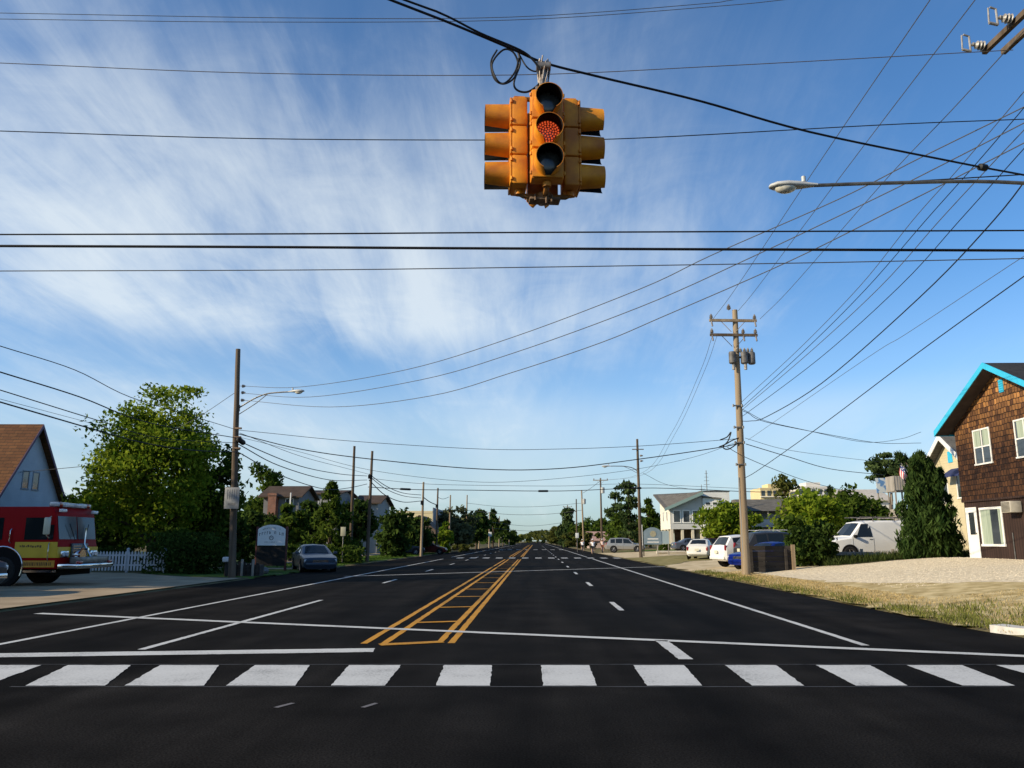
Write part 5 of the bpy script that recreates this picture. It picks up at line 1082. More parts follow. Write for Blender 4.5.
def car(name, label, cat, style, loc, heading, pt, scale=1., group='cars parked on the sandy drive', win_spans=None, bumper=None, plate='both', chrome_grille=True, rails=False, mirror=True, wheelr=None):
    S = ST[style]; t = thing(name, label, cat, loc, heading, group); t.scale = (scale,) * 3
    half = [section(s) for s in S]; n = len(half[0]); vs = []; fs = []
    for h in half: vs += h + [(x, -y, z) for x, y, z in h[-2:0:-1]]
    m = 2 * n - 2
    for i in range(len(half) - 1):
        for j in range(m): fs.append((i * m + j, i * m + (j + 1) % m, (i + 1) * m + (j + 1) % m, (i + 1) * m + j))
    fs.append(tuple(range(m))); fs.append(tuple(range((len(half) - 1) * m, len(half) * m))[::-1])
    b = MB(); b.add(vs, fs); b.build('body', pt, t, ang=28)
    def q(i, k, sy=1): x, y, z = half[i][k]; return Vector((x, y * sy, z))
    ws = [i for i in range(len(S)) if S[i][3] - S[i][2] > .25]; f, r = ws[0], ws[-1]
    def patch_(b, A, B, C, D, u0, u1, v0, v1, off, th=.012):   # A-B along the belt, D-C along the top
        def e(u, v): return A.lerp(B, u).lerp(D.lerp(C, u), v)
        ps = [e(u0, v0), e(u1, v0), e(u1, v1), e(u0, v1)]; nn = (ps[1] - ps[0]).cross(ps[3] - ps[0]).normalized()
        if nn.dot(ps[0] - Vector((0, 0, .8))) < 0: nn = -nn
        b.prism([p + nn * off for p in ps], -nn * th)
    for sy in (-1, 1):                                          # side windows
        spans = []
        if style == 'van': spans = [(5, 6, .12, 1.6)]
        b = MB()
        if style == 'van':
            A, B, C, D = q(4, 4, sy), q(6, 4, sy), q(6, 5, sy), q(5, 5, sy); patch_(b, Vector((1.42, A.y, 1.22)), Vector((.55, B.y, 1.22)), Vector((.55, C.y, 1.90)), Vector((1.02, D.y, 1.90)), .0, 1, .02, .98, .012)
        else:
            patch_(b, q(f - 1, 4, sy).lerp(q(f, 4, sy), .25), q(f + 1, 4, sy), q(f + 1, 5, sy), q(f, 5, sy), .06, .94, .05, .95, .008)
            patch_(b, q(f + 1, 4, sy), q(f + 2, 4, sy), q(f + 2, 5, sy), q(f + 1, 5, sy), .06, .94, .05, .95, .008)
            if r - f >= 3: patch_(b, q(f + 2, 4, sy), q(f + 3, 4, sy), q(f + 3, 5, sy), q(f + 2, 5, sy), .06, .9, .08, .93, .008)
            else: patch_(b, q(r, 4, sy), q(r, 4, sy).lerp(q(r + 1, 4, sy), .6), q(r, 5, sy), q(r, 5, sy), .08, .9, .06, .85, .008)
        b.build('side_window', CARGL, t, smooth=False)
    b = MB(); [patch_(b, q(f - 1, 6, s_), q(f - 1, 7), q(f, 7), q(f, 6, s_), .05, 1, .06, .92, .010) for s_ in (-1, 1)]; b.build('windscreen', CARGL, t, smooth=False)
    b = MB()
    if style == 'van':
        for s0, s1 in ((.06, .46), (.54, .94)): b.bx(-2.80, -2.765, lerp(-.72, .72, s0), lerp(-.72, .72, s1), 1.22, 1.72)
    else: [patch_(b, q(r + 1, 6, s_), q(r + 1, 7), q(r, 7), q(r, 6, s_), .06, 1, .14, .90, .010) for s_ in (-1, 1)]
    b.build('rear_window', CARGL, t, smooth=False)
    def sec_at(x):
        for i in range(len(S) - 1):
            if S[i][0] >= x >= S[i + 1][0]: u = (S[i][0] - x) / (S[i][0] - S[i + 1][0]); return [Vector(half[i][k]).lerp(Vector(half[i + 1][k]), u) for k in range(8)]
    dx = {'sedan': (.88, -.30, -1.1), 'suv': (.98, -.25, -1.2), 'hatch': (.85, -.55), 'van': (1.62, .48)}[style]
    for sy in (-1, 1):                                          # shut lines and handles
        sm = MB()
        for x in dx:
            h_ = sec_at(x); ps = [h_[2], h_[3], h_[4]]
            for a_, c_ in zip(ps, ps[1:]):
                e_ = [Vector((x - .007, a_.y * sy, a_.z)), Vector((x + .007, a_.y * sy, a_.z)), Vector((x + .007, c_.y * sy, c_.z)), Vector((x - .007, c_.y * sy, c_.z))]; sm.prism(e_, (0, sy * .004, 0))
        h_ = sec_at(0.); sm.prism([Vector((dx[-1], h_[2].y * sy, h_[2].z)), Vector((dx[0], h_[2].y * sy, h_[2].z)), Vector((dx[0], h_[2].y * sy, h_[2].z + .014)), Vector((dx[-1], h_[2].y * sy, h_[2].z + .014))], (0, sy * .012, 0))
        sm.build('shut_line', BLK, t, smooth=False)
        for x in dx[1:]: hb = MB(); hb.bbox((x + .16, sec_at(x + .16)[4].y * sy + sy * .012, sec_at(x + .16)[4].z - .07), (.16, .03, .03), .008); hb.build('door_handle', GREYPL, t)
    xf, xr = S[1][0], S[-2][0]; zb = S[1][2]; w = S[1][4]
    for sy in (-1, 1):
        b = MB(); b.bbox((xf - .02, sy * (w - .20), zb - .09), (.16, .34, .15), .03); b.build('headlight', HEADL, t)
        b = MB(); b.bbox((xr - .03, sy * (S[-2][4] - .09), S[-2][2] - (.12 if style != 'suv' else .02)), (.12, .13, .18 if style in ('sedan', 'van') else .30), .03); b.build('tail_light', TAILL, t)
        if mirror: b = MB(); b.bbox((S[f - 1][0] - .12, sy * (S[f][4] + .09), S[f][2] + .08), (.12, .20, .15), .03); b.build('mirror', pt if style != 'van' else BLK, t)
    b = MB(); b.bbox((xf + .06, 0, S[0][1] + .10), (.16, w * 1.75, .18), .05); b.build('front_bumper', bumper or pt, t)
    b = MB(); b.bbox((xr - .09, 0, S[-1][1] + .10), (.18, S[-2][4] * 1.8, .20), .05); b.build('rear_bumper', bumper or pt, t)
    b = MB(); b.bbox((xf + .06, 0, zb - .12), (.06, w * .95, .17), .02); g = b.build('grille', GREYPL, t)
    if chrome_grille:
        c = MB(); 
        for k in range(3): c.box((xf + .095, 0, zb - .17 + k * .05), (.012, w * .9, .016))
        c.build('grille_bar', CHROME, g, smooth=False)
    b = MB(); b.box((xr - .19, 0, S[-2][2] * .72 + .05), (.012, .32, .16)); b.build('license_plate', PLATE, t, smooth=False)
    wr = wheelr or {'sedan': .32, 'hatch': .31, 'suv': .37, 'van': .38}[style]; wb = {'sedan': (1.42, -1.40), 'hatch': (1.25, -1.30), 'suv': (1.45, -1.42), 'van': (1.82, -1.72)}[style]
    for x in wb:
        for sy in (-1, 1):
            ww = .90 if style == 'sedan' else S[4][4]
            a = MB(); a.cyl((x, sy * (ww - .03), wr + .03), wr + .07, .075, 'Y', 24); a.build('wheel_arch', BLK, t)
            b = MB(); b.lathe([(wr * .6, -.11), (wr * .9, -.115), (wr, -.08), (wr, .08), (wr * .9, .115), (wr * .6, .11)], (x, sy * (ww - .085), wr), 'Y', 24); wh = b.build('wheel', TYRE, t)
            c = MB(); c.lathe([(.001, .05), (wr * .18, .06), (wr * .22, .03), (wr * .55, .045), (wr * .64, .075), (wr * .66, .06)] if sy > 0 else [(.001, -.05), (wr * .18, -.06), (wr * .22, -.03), (wr * .55, -.045), (wr * .64, -.075), (wr * .66, -.06)], (x, sy * (ww - .05), wr), 'Y', 20)
            for k in range(5):
                an = 2 * PI * k / 5; c.tube([(x + wr * .15 * math.cos(an), sy * (ww + .012), wr + wr * .15 * math.sin(an)), (x + wr * .6 * math.cos(an), sy * (ww + .02), wr + wr * .6 * math.sin(an))], .022, 6)
            c.build('rim', RIM, wh)
    if rails:
        b = MB()
        for sy in (-1, 1): b.tube([(S[f][0] - .2, sy * .58, S[f + 1][3] + .03), (S[f][0] - .45, sy * .6, S[f + 1][3] + .08), (S[r][0] + .3, sy * .6, S[f + 1][3] + .07), (S[r][0] + .1, sy * .58, S[f + 1][3] + .02)], .02, 6)
        b.build('roof_rail', rails, t)
    return t
def loc(px, Y, py=565): return base(px, Y, py)
# right hand side
car('parked_car', 'bright blue car parked nose to the road behind the pale pole', 'car', 'sedan', loc(769, 40.8), PI + R(34), paint('blue', (.003, .013, .15)), .90)
car('parked_suv', 'white suv parked tail to the road just left of the pale pole', 'suv', 'suv', loc(745, 46.3) + Vector((.6, 0, 0)), R(16), paint('white', (.70, .70, .68)), 1.0)
car('parked_minivan', 'dark minivan with pale roof rails parked behind the blue car', 'van', 'suv', loc(782, 43.6) + Vector((.1, 0, 0)), R(10), paint('dark', (.03, .032, .036)), 1.02, rails=TRIM)
car('parked_hatchback', 'small white hatchback seen from behind left of the white suv', 'car', 'hatch', loc(705, 63) + Vector((0, .8, 0)), R(68), paint('cream', (.66, .65, .60)), 1.0)
car('parked_sedan', 'grey blue sedan parked under the house on stilts', 'car', 'sedan', loc(693, 96), R(8), paint('slate', (.09, .11, .15), .3), 1.0)
car('parked_sedan', 'maroon car parked between the white hatchback and the white suv, farther back', 'car', 'sedan', loc(716, 80), R(20), paint('maroon', (.12, .03, .035), .2), 1.0)
car('parked_suv', 'silver suv parked across the drive behind the dark lamp pole', 'suv', 'suv', loc(626, 104), R(-8), paint('silver', (.34, .33, .31), .5), 1.04, group='cars parked on the sandy drive')
van = car('cargo_van', 'white cargo van with a ladder rack parked before the bushes', 'van', 'van', loc(874, 43.2), PI + R(9), paint('van_white', (.74, .74, .72)), 1.0, group=None, bumper=GREYPL)
b = MB()
for x in (.3, -.9, -2.2):
    b.tube([(x, -.74, 2.0), (x, -.74, 2.2), (x, .74, 2.2), (x, .74, 2.0)], .025, 6)
for y in (-.74, -.35, -.1, .74): b.tube([(1.0, y, 2.24), (-2.6, y, 2.24)], .022, 6)
for k in range(9): b.tube([(.9 - k * .4, -.35, 2.25), (.9 - k * .4, -.1, 2.25)], .014, 6)
b.build('ladder_rack', M('rack_steel', (.12, .11, .10), (.22, .2, .19), scale=10, rough=.6), van)
for sy in (-1, 1): b = MB(); b.bbox((2.60, sy * .72, .74), (.12, .2, .08), .02); b.build('turn_signal', AMBER, van)
# left hand side
car('parked_sedan', 'grey blue sedan parked facing the viewer before the hedge on the left', 'car', 'sedan', loc(313, 44.5, 575), R(-90 + 24), paint('steel_blue', (.045, .065, .095), .3), 1.02, group=None)
car('parked_car', 'dark car parked in the shade left of the closure pole', 'car', 'sedan', loc(402, 92), R(10), paint('night', (.02, .028, .04), .2), 1.05, group=None)
car('parked_car', 'dark red car mostly hidden behind the closure pole', 'car', 'hatch', loc(430, 100), R(0), paint('dark_red', (.10, .015, .015), .1), 1.0, group=None)
pk = loc(-26, 23.2, 590); car('pickup_truck', 'nose of a dark vehicle with chrome bumper cut by the left edge', 'truck', 'suv', pk + Vector((-2.0, 0, 0)), R(-4), paint('charcoal', (.05, .05, .055), .3), 1.05, group=None, bumper=CHROME)

# fire engine: +X is its front
RED = M('fire_red', (.30, .004, .006), (.27, .004, .005), scale=2, rough=.5, spec=.08); YST = M('yellow_band', (.60, .40, .02), (.52, .34, .015), scale=2, rough=.35, coat=.4); OST = M('orange_reflective_band', (.50, .22, .02), (.6, .3, .03), scale=8, rough=.35)
p = P(57, 560, 28.0); fe = thing('fire_engine', 'red fire engine with yellow front and side bands pulling out at the left', 'fire truck', (p.x, 29.25, H(p.x, 29)), R(-1))
prof = [(0, .62), (0, 1.40), (-.06, 1.62), (-.22, 2.62), (-.36, 2.86), (-9.2, 2.86), (-9.2, .62)]
b = MB(); bm = bmesh.new(); vv = [bm.verts.new((x, -1.25, z)) for x, z in prof]; f_ = bm.faces.new(vv); ex = bmesh.ops.extrude_face_region(bm, geom=[f_]); bmesh.ops.translate(bm, vec=(0, 2.5, 0), verts=[v for v in ex['geom'] if isinstance(v, bmesh.types.BMVert)])
bmesh.ops.recalc_face_normals(bm, faces=bm.faces); bmesh.ops.bevel(bm, geom=bm.edges[:], offset=.07, segments=3, affect='EDGES', profile=.5); bm.verts.index_update(); b.add([v.co.copy() for v in bm.verts], [[v.index for v in f.verts] for f in bm.faces]); bm.free(); b.build('body', RED, fe)
b = MB(); b.bx(-1.55, -.02, -1.258, -1.246, 1.02, 1.58); b.bx(-.02, .012, -1.25, 1.25, 1.02, 1.40); b.build('yellow_band', YST, fe, smooth=False)
b = MB(); b.bx(-1.25, -.06, -1.258, -1.246, .68, .92); b.build('lower_band', OST, fe, smooth=False)
rr = random.Random(4); b = MB()                          # illegible script lettering on the band
x = -1.35
while x < -.55: l = rr.uniform(.03, .07); b.box((x, -1.261, 1.44 + rr.uniform(-.015, .015) - (x + 1.35) * .03), (l, .004, rr.uniform(.04, .09)), ry=rr.uniform(-.4, .2)); x += l + .03
x = -1.2
while x < -.15: l = rr.uniform(.02, .05); b.box((x, -1.261, .80), (l, .004, .12)); x += l + .03
b.build('band_lettering', M('dark_lettering', (.10, .05, .012), rough=.6), fe, smooth=False)
for y0, y1 in ((-1.14, -.03), (.03, 1.14)):
    b = MB()
    def wf(z): return -.06 - (z - 1.62) * .16 + .012
    b.prism([(wf(1.68), y0, 1.68), (wf(1.68), y1, 1.68), (wf(2.52), y1, 2.52), (wf(2.52), y0, 2.52)], (.012, 0, 0)); b.build('windscreen', M('tinted_screen', (.05, .07, .075), (.08, .10, .105), scale=1, rough=.08, spec=.4), fe, smooth=False)
b = MB()
for y in (-.6, .6): b.tube([(.03, y * .5, 1.64), (-.05, y, 2.25)], .012, 6)
b.build('wiper', BLK, fe)
b = MB(); b.bx(-1.25, -.42, -1.262, -1.25, 1.66, 2.46); b.bx(-.38, -.20, -1.262, -1.25, 1.66, 2.2); b.build('side_window', CARGL, fe, smooth=False)
b = MB(); b.bx(-2.75, -2.05, -1.262, -1.25, 1.66, 2.46); b.build('side_window', CARGL, fe, smooth=False)
b = MB(); b.tube([(-1.72, -1.27, 1.55), (-1.74, -1.31, 1.6), (-1.74, -1.31, 2.0), (-1.72, -1.27, 2.05)], .02, 6); b.tube([(-.30, -1.27, .9), (-.30, -1.31, 1.0), (-.30, -1.31, 1.5), (-.30, -1.27, 1.55)], .015, 6); b.build('grab_rail', CHROME, fe)
b = MB(); b.bbox((-.30, -1.52, 2.15), (.16, .20, .62), .04); b.tube([(-.35, -1.25, 1.72), (-.30, -1.5, 1.8), (-.30, -1.52, 2.4), (-.35, -1.25, 2.5)], .02, 6); b.build('mirror', M('mirror_shell', (.50, .48, .36), rough=.3), fe)
b = MB(); b.bbox((-.45, 0, 2.95), (.34, 2.1, .16), .04); lb_ = b.build('light_bar', M('lightbar_clear', (.35, .36, .36), (.5, .5, .5), scale=8, rough=.15, coat=.6), fe)
for y in (-.85, -.5, .5, .85): b = MB(); b.bbox((-.45, y, 2.955), (.36, .22, .165), .03); b.build('beacon', TAILL if abs(y) > .6 else M('clear_beacon', (.6, .6, .6), rough=.1), lb_)
b = MB(); b.bbox((-.10, -1.0, 2.72), (.14, .3, .12), .03); b.bbox((-.10, 1.0, 2.72), (.14, .3, .12), .03); b.build('marker_light', HEADL, fe)
b = MB(); b.bbox((.03, 0, 1.22), (.10, 1.0, .62), .03); gr = b.build('grille', M('grille_dark', (.05, .055, .06), (.12, .13, .14), scale=10, rough=.4, metal=.6), fe)
b = MB()
for k in range(6): b.box((.085, 0, .98 + k * .09), (.015, .92, .03))
b.build('grille_bar', CHROME, gr, smooth=False)
for y in (-.9, .9):
    b = MB(); b.bbox((.04, y, 1.14), (.1, .44, .24), .03); hl = b.build('headlight', CHROME, fe)
    for dy in (-.1, .1): b = MB(); b.cyl((.10, y + dy, 1.14), .075, .03, 'X', 14); b.build('lamp', HEADL, hl)
b = MB(); b.bbox((.36, 0, .72), (.72, 2.42, .16), .04); b.bx(.0, .7, -1.15, 1.15, .62, .68); bp_ = b.build('bumper', CHROME, fe)
b = MB(); b.bbox((.45, 0, .93), (.45, 1.7, .22), .03); b.build('bumper_tray', STEEL, bp_)
for y in (-.95, .95): b = MB(); b.bbox((.66, y, .84), (.14, .22, .12), .02); b.build('warning_light', TAILL, bp_)
b = MB(); b.sphere((.42, -.72, 1.12), .15, 14, (1.2, 1, 1)); b.cyl((.57, -.72, 1.12), .15, .1, 'X', 16, .19); b.tube([(.4, -.4, 1.0), (.4, -.4, 1.3), (.62, -.4, 1.32)], .05, 8); b.build('siren', CHROME, bp_)
b = MB(); b.tube([(.40, .2, 1.0), (.1, .2, 1.5), (.1, .2, 2.1)], .03, 6); b.build('hose', CHROME, bp_)
for x in (-1.95, -6.9):
    for sy in (-1, 1):
        b = MB(); b.cyl((x, sy * 1.19, .66), .72, .14, 'Y', 32); b.build('wheel_well', BLK, fe)
        b = MB(); b.lathe([(.3, -.16), (.46, -.17), (.54, -.12), (.54, .12), (.46, .17), (.3, .16)], (x, sy * 1.12, .54), 'Y', 28); wh = b.build('wheel', TYRE, fe)
        b = MB(); sg_ = sy; b.lathe([(.001, sg_ * .16), (.10, sg_ * .16), (.12, sg_ * .08), (.26, sg_ * .06), (.30, sg_ * .14), (.33, sg_ * .13)], (x, sy * 1.12, .54), 'Y', 24)
        for k in range(10): b.cyl((x + .19 * math.cos(k * .628), sy * 1.21, .54 + .19 * math.sin(k * .628)), .018, .04, 'Y', 6)
        b.build('rim', CHROME, wh)
        b = MB(); b.tube([(x + .76 * math.cos(a), sy * 1.27, .66 + .76 * math.sin(a)) for a in [PI * (-.12 + 1.24 * k / 20) for k in range(21)]], .028, 8); b.build('fender_trim', CHROME, fe)
b = MB(); b.bx(-1.15, -.1, -1.27, -.9, .50, .58); b.build('step', CHROME, fe, smooth=False)
b = MB(); b.bx(-.9, .0, -.9, .9, .38, .62); b.bx(-9, -.9, -.5, .5, .42, .62); b.build('chassis', BLK, fe, smooth=False)
b = MB(); b.bbox((-2.9, -1.27, 1.35), (.22, .05, .1), .02); b.build('side_marker', TAILL, fe)

fe.scale = (1, 1, .965)

# ================================================================ fences, walls
PICK = M('picket_white', (.58, .59, .60), (.66, .66, .66), scale=5, rough=.7)
pa, pb = P(88, 576, 38.6), P(166, 576, 39.0); fn = thing('picket_fence', 'white wooden picket fence right of the fire engine', 'fence', (pa.x, 38.6, H(pa.x, 38.6)), 0); Lf = pb.x - pa.x
b = MB(); k = 0
while k * .155 < Lf:
    x = k * .155; b.prism([(x, -.02, .06), (x + .09, -.02, .06), (x + .09, -.02, .9), (x + .045, -.02, .98), (x, -.02, .9)], (0, .02, 0)); k += 1
b.build('pickets', PICK, fn, smooth=False)
b = MB()
for z in (.28, .74): b.bx(0, Lf, .0, .04, z, z + .08)
b.build('rail', PICK, fn, smooth=False)
for k in range(3): b = MB(); b.bx(k * Lf / 2 - .05, k * Lf / 2 + .05, .04, .14, -.1, 1.05); b.prism([(k * Lf / 2 - .07, .02, 1.05), (k * Lf / 2 + .07, .02, 1.05), (k * Lf / 2, .02, 1.13)], (0, .14, 0)); b.build('post', PICK, fn, smooth=False)
DKW = M('dark_wood', (.016, .013, .010), (.038, .031, .026), scale=3, rough=.85, stretch=(.3, 1, 4))  # near-black brown boards with stretched grain
pa, pb = P(749, 575, 37.2), P(793, 575, 37.4); wb_ = thing('wooden_barrier', 'low dark plank barrier between the pale pole and the bushes', 'fence', (pa.x, 37.2, H(pa.x, 37.2))); Lb = pb.x - pa.x
b = MB()
for k in range(5): b.bx(0, Lb, -.02, .03, .08 + k * .235, .08 + k * .235 + .224)
b.build('planks', DKW, wb_, smooth=False)
for x, w_, m_ in ((.12, .12, DKW), (Lb - .02, .15, WOODL), (Lb - .35, .1, DKW)): b = MB(); b.bx(x - w_ / 2, x + w_ / 2, -.14, -.025, -.1, 1.12 if m_ is DKW else 1.3); b.build('post', m_, wb_, smooth=False)
pa, pb = P(832, 562, 39.4), P(958, 562, 38.6); rf = thing('rail_fence', 'low weathered rail fence running in front of the white van', 'fence', (pa.x, 39.4, H(pa.x, 39.4)), math.atan2(-.8, pb.x - pa.x)); Lr = math.hypot(pb.x - pa.x, .8)
b = MB(); b.bx(0, Lr, -.03, .03, .42, .58); b.build('rail', GREYWD, rf, smooth=False)
for k in range(5): b = MB(); b.bx(k * Lr / 4 - .06, k * Lr / 4 + .06, .032, .14, -.3, .72); b.build('post', GREYWD, rf, smooth=False)
# weathered pickets and boulders by the left lamp pole
p = base(243, 36.8, 575); pf = thing('timber_bin', 'low dark weathered timber enclosure right of the left lamp pole', 'planter', p)
b = MB()
for k in range(8): b.bx(-.75 + k * .2, -.60 + k * .2, -.3, -.26, .0, .62 + .06 * math.sin(k * 2.3))
b.bx(-.78, .84, -.26, .3, .0, .5); b.build('boards', DKW, pf, smooth=False)
for x in (-.35, .05, .55): b = MB(); b.bx(x - .05, x + .05, -.36, -.303, -.1, .75); b.build('post', GREYWD, pf, smooth=False)
p = base(226, 36.0, 577); mb_ = thing('mailbox', 'small white mailbox on a post at the foot of the left lamp pole', 'mailbox', p)
b = MB(); b.bbox((0, 0, .75), (.30, .45, .22), .05); b.build('box', PICK, mb_); b = MB(); b.bx(-.05, .05, -.05, .05, -.1, .64); b.build('post', DKW, mb_, smooth=False)
for (px, Y, s_) in ((256, 38.5, .35), (262, 39.2, .28)):
    p = base(px, Y, 574); b = MB(); b.sphere((0, 0, .18 * s_ / .35), s_, 12, (1.2, 1, .75)); o = tag(b.build('boulder', M('grey_boulder', (.09, .085, .08), (.2, .19, .18), scale=4, rough=.95, bump=.8)), 'larger grey boulder beside the timber enclosure' if s_ > .3 else 'smaller grey boulder nearest the white arched sign post', 'rock'); o.location = p
# log edging by the lawn on the right
p = base(668, 86, 553); b = MB(); b.tube([(-1.2, 0, .15), (1.8, .3, .15)], .16, 10); o = tag(b.build('log', M('pale_log', (.45, .40, .32), (.55, .5, .42), scale=4, rough=.9)), 'pale log lying at the lawn edge right of the blue arched sign', 'log'); o.location = p

# ================================================================ signs
DKT = M('sign_text_dark', (.05, .055, .07), rough=.7)
def scribble(b, z, x0, x1, h, yy, rr, arch=0.):         # letter-sized strokes: the words cannot be read in the photo
    x = x0
    while x < x1:
        l = rr.uniform(.3, .55) * h; u = (x - (x0 + x1) / 2) / (x1 - x0) * 2; zz_ = z + arch * (1 - u * u)
        if rr.random() < .84:
            b.box((x, yy, zz_), (h * .16, .006, h)); b.box((x + l * .6, yy, zz_ + rr.choice((-.35, 0, .38)) * h), (l * .8, .006, h * .17))
            if rr.random() < .6: b.box((x + l, yy, zz_), (h * .15, .006, h * rr.choice((.6, 1))))
        x += l + h * .5
def arched_sign(name, label, px, Y, w, z0, z1, mboard, mpost, posts, rz=0., rise=.22, postz=None):
    t = thing(name, label, 'sign', base(px, Y, 565), rz)
    arc = [(w / 2 * math.cos(a), -.04, z1 - rise + rise * math.sin(a)) for a in [PI * k / 16 for k in range(17)]]; arc = [(x, y, z1 - rise + rise * (1 - (x / (w / 2)) ** 2) ** .8) for x, y, _ in arc]
    b = MB(); b.prism([(w / 2, -.04, z0)] + arc + [(-w / 2, -.04, z0)], (0, .07, 0)); b.build('board', mboard, t, smooth=False)
    for x in posts: b = MB(); b.bx(x - .06, x + .06, .032, .15, -.2, postz or z1 - .1); b.build('post', mpost, t, smooth=False)
    return t
rr = random.Random(9)
s1 = arched_sign('arched_sign', 'white arched wooden sign with dark lettering before the hedge on the left', 270, 43.2, 1.46, 1.32, 2.42, M('sign_white', (.78, .78, .76), (.84, .84, .82), scale=3, rough=.7), M('dark_red_post', (.10, .03, .025), rough=.8), (-.78, .78), R(4), .26)
b = MB(); scribble(b, 2.17, -.46, .46, .07, -.044, rr, .08); scribble(b, 1.90, -.64, .62, .15, -.044, rr, .10); b.lathe([(.09, -.046), (.12, -.046)], (0, 0, 1.72), 'Y', 16); b.tube([(-.05, -.044, 1.70), (0, -.046, 1.77), (.06, -.044, 1.69)], .012, 6); scribble(b, 1.50, -.34, .34, .05, -.044, rr); b.build('lettering', DKT, s1, smooth=False, fix=False)
b = MB(); b.bx(-.76, .76, .02, .06, .25, 1.3); b.build('lattice', M('black_lattice', (.012, .011, .010), rough=.9), s1, smooth=False)
s2 = arched_sign('arched_sign', 'blue arched sign with a tan crest and white lines beside the dark lamp pole', 653.5, 80, 1.75, 1.1, 2.75, M('sign_blue_grey', (.15, .21, .25), (.20, .26, .30), scale=2, rough=.6), TRIM, (), 0, .45)
b = MB(); b.cyl((.05, -.05, 2.12), .30, .02, 'Y', 24); b.build('crest', M('crest_tan', (.26, .24, .17), (.36, .33, .22), scale=9, rough=.7), s2)
b = MB(); b.bx(-.5, .55, -.052, -.042, 1.58, 1.68); b.bx(-.55, .6, -.052, -.042, 1.28, 1.37); b.build('lettering', TRIM, s2, smooth=False)
b = MB(); b.bx(-1.08, -.98, -.06, .06, 1.0, 3.0); b.build('post', TRIM, s2, smooth=False); b = MB(); b.bx(-.93, -.84, .04, .14, -.2, 1.12); b.build('post', DKW, s2, smooth=False); b = MB(); b.bx(.42, .50, .04, .12, -.2, 1.12); b.bx(-1.08, -.84, .0, .04, 1.05, 1.11); b.build('post', GREYWD, s2, smooth=False)
b = MB(); b.bx(.875, 1.6, -.01, .03, 1.15, 2.4); b.build('side_panel', M('pale_blue_panel', (.30, .38, .40), rough=.6), s2, smooth=False); b = MB(); b.bx(1.5, 1.58, .03, .1, -.2, 1.2); b.build('post', GREYWD, s2, smooth=False)
p = P(231.5, 498, 35.0); s3 = thing('square_sign', 'square grey sign panel fixed to the left lamp pole', 'sign', (p.x, 35.06, p.z)); b = MB(); b.bbox((0, -.02, 0), (.66, .02, .94), .008); b.build('panel', M('grey_sign', (.19, .20, .20), (.25, .25, .25), scale=6, rough=.6), s3)
b = MB()
for x in (-.2, -.1, 0, .1, .2): b.bx(x - .012, x + .012, -.034, -.031, -.05, .38)
b.bx(-.16, .16, -.034, -.031, -.32, -.22); b.build('lettering', M('faded_sign_text', (.12, .12, .12), rough=.7), s3, smooth=False)
def small_sign(label, px, Y, pytop, pybot, w, mat, pybase=560):
    t = thing('road_sign', label, 'sign', base(px, Y, pybase)); z0, z1 = P(px, pybot, Y).z - t.location.z, P(px, pytop, Y).z - t.location.z
    b = MB(); b.bbox((0, 0, (z0 + z1) / 2), (w, .03, z1 - z0), .012); b.build('panel', mat, t); b = MB(); b.cyl((0, .05, z1 / 2), .035, z1, 'Z', 8); b.build('post', STEEL, t)
SGN = M('sign_face_white', (.62, .63, .60), rough=.5)
small_sign('small pale roadside sign before the dark tree left of the bare poles', 342, 57, 527, 536, .36, M('sign_face_cream', (.35, .34, .24), rough=.6))
small_sign('tiny white road sign among the distant left trees, upper one', 490, 150, 532, 536.5, .62, SGN)
small_sign('tiny white road sign farther along the distant left row', 502, 210, 534, 538, .8, SGN)
small_sign('small white roadside marker left of the cyclists', 577.5, 120, 533, 538, .5, SGN)

# ================================================================ cyclists
SKIN = M('skin', (.42, .24, .16), rough=.55); SHIRTW = M('white_shirt', (.64, .63, .62), (.7, .69, .68), scale=6, rough=.85); SHORTD = M('dark_shorts', (.02, .022, .028), rough=.9); HELM = M('helmet_white', (.6, .6, .6), rough=.4); HAIR = M('brown_hair', (.04, .025, .015), rough=.8)
def skin_mesh(name, joints, edges, rad, mat, parent, levels=2, root=0):
    me = bpy.data.meshes.new(name); me.from_pydata(joints, edges, []); o = bpy.data.objects.new(name, me); COL.objects.link(o)
    md = o.modifiers.new('skin', 'SKIN'); md.use_smooth_shade = True
    for v, r_ in zip(me.skin_vertices[0].data, rad): v.radius = (r_, r_)
    me.skin_vertices[0].data[root].use_root = True
    s = o.modifiers.new('sub', 'SUBSURF'); s.levels = levels; s.render_levels = levels
    dg = bpy.context.evaluated_depsgraph_get(); m2 = bpy.data.meshes.new_from_object(o.evaluated_get(dg)); bpy.data.objects.remove(o)
    m2.materials.clear(); m2.materials.append(mat); o2 = bpy.data.objects.new(name, m2); COL.objects.link(o2); o2.parent = parent; return o2
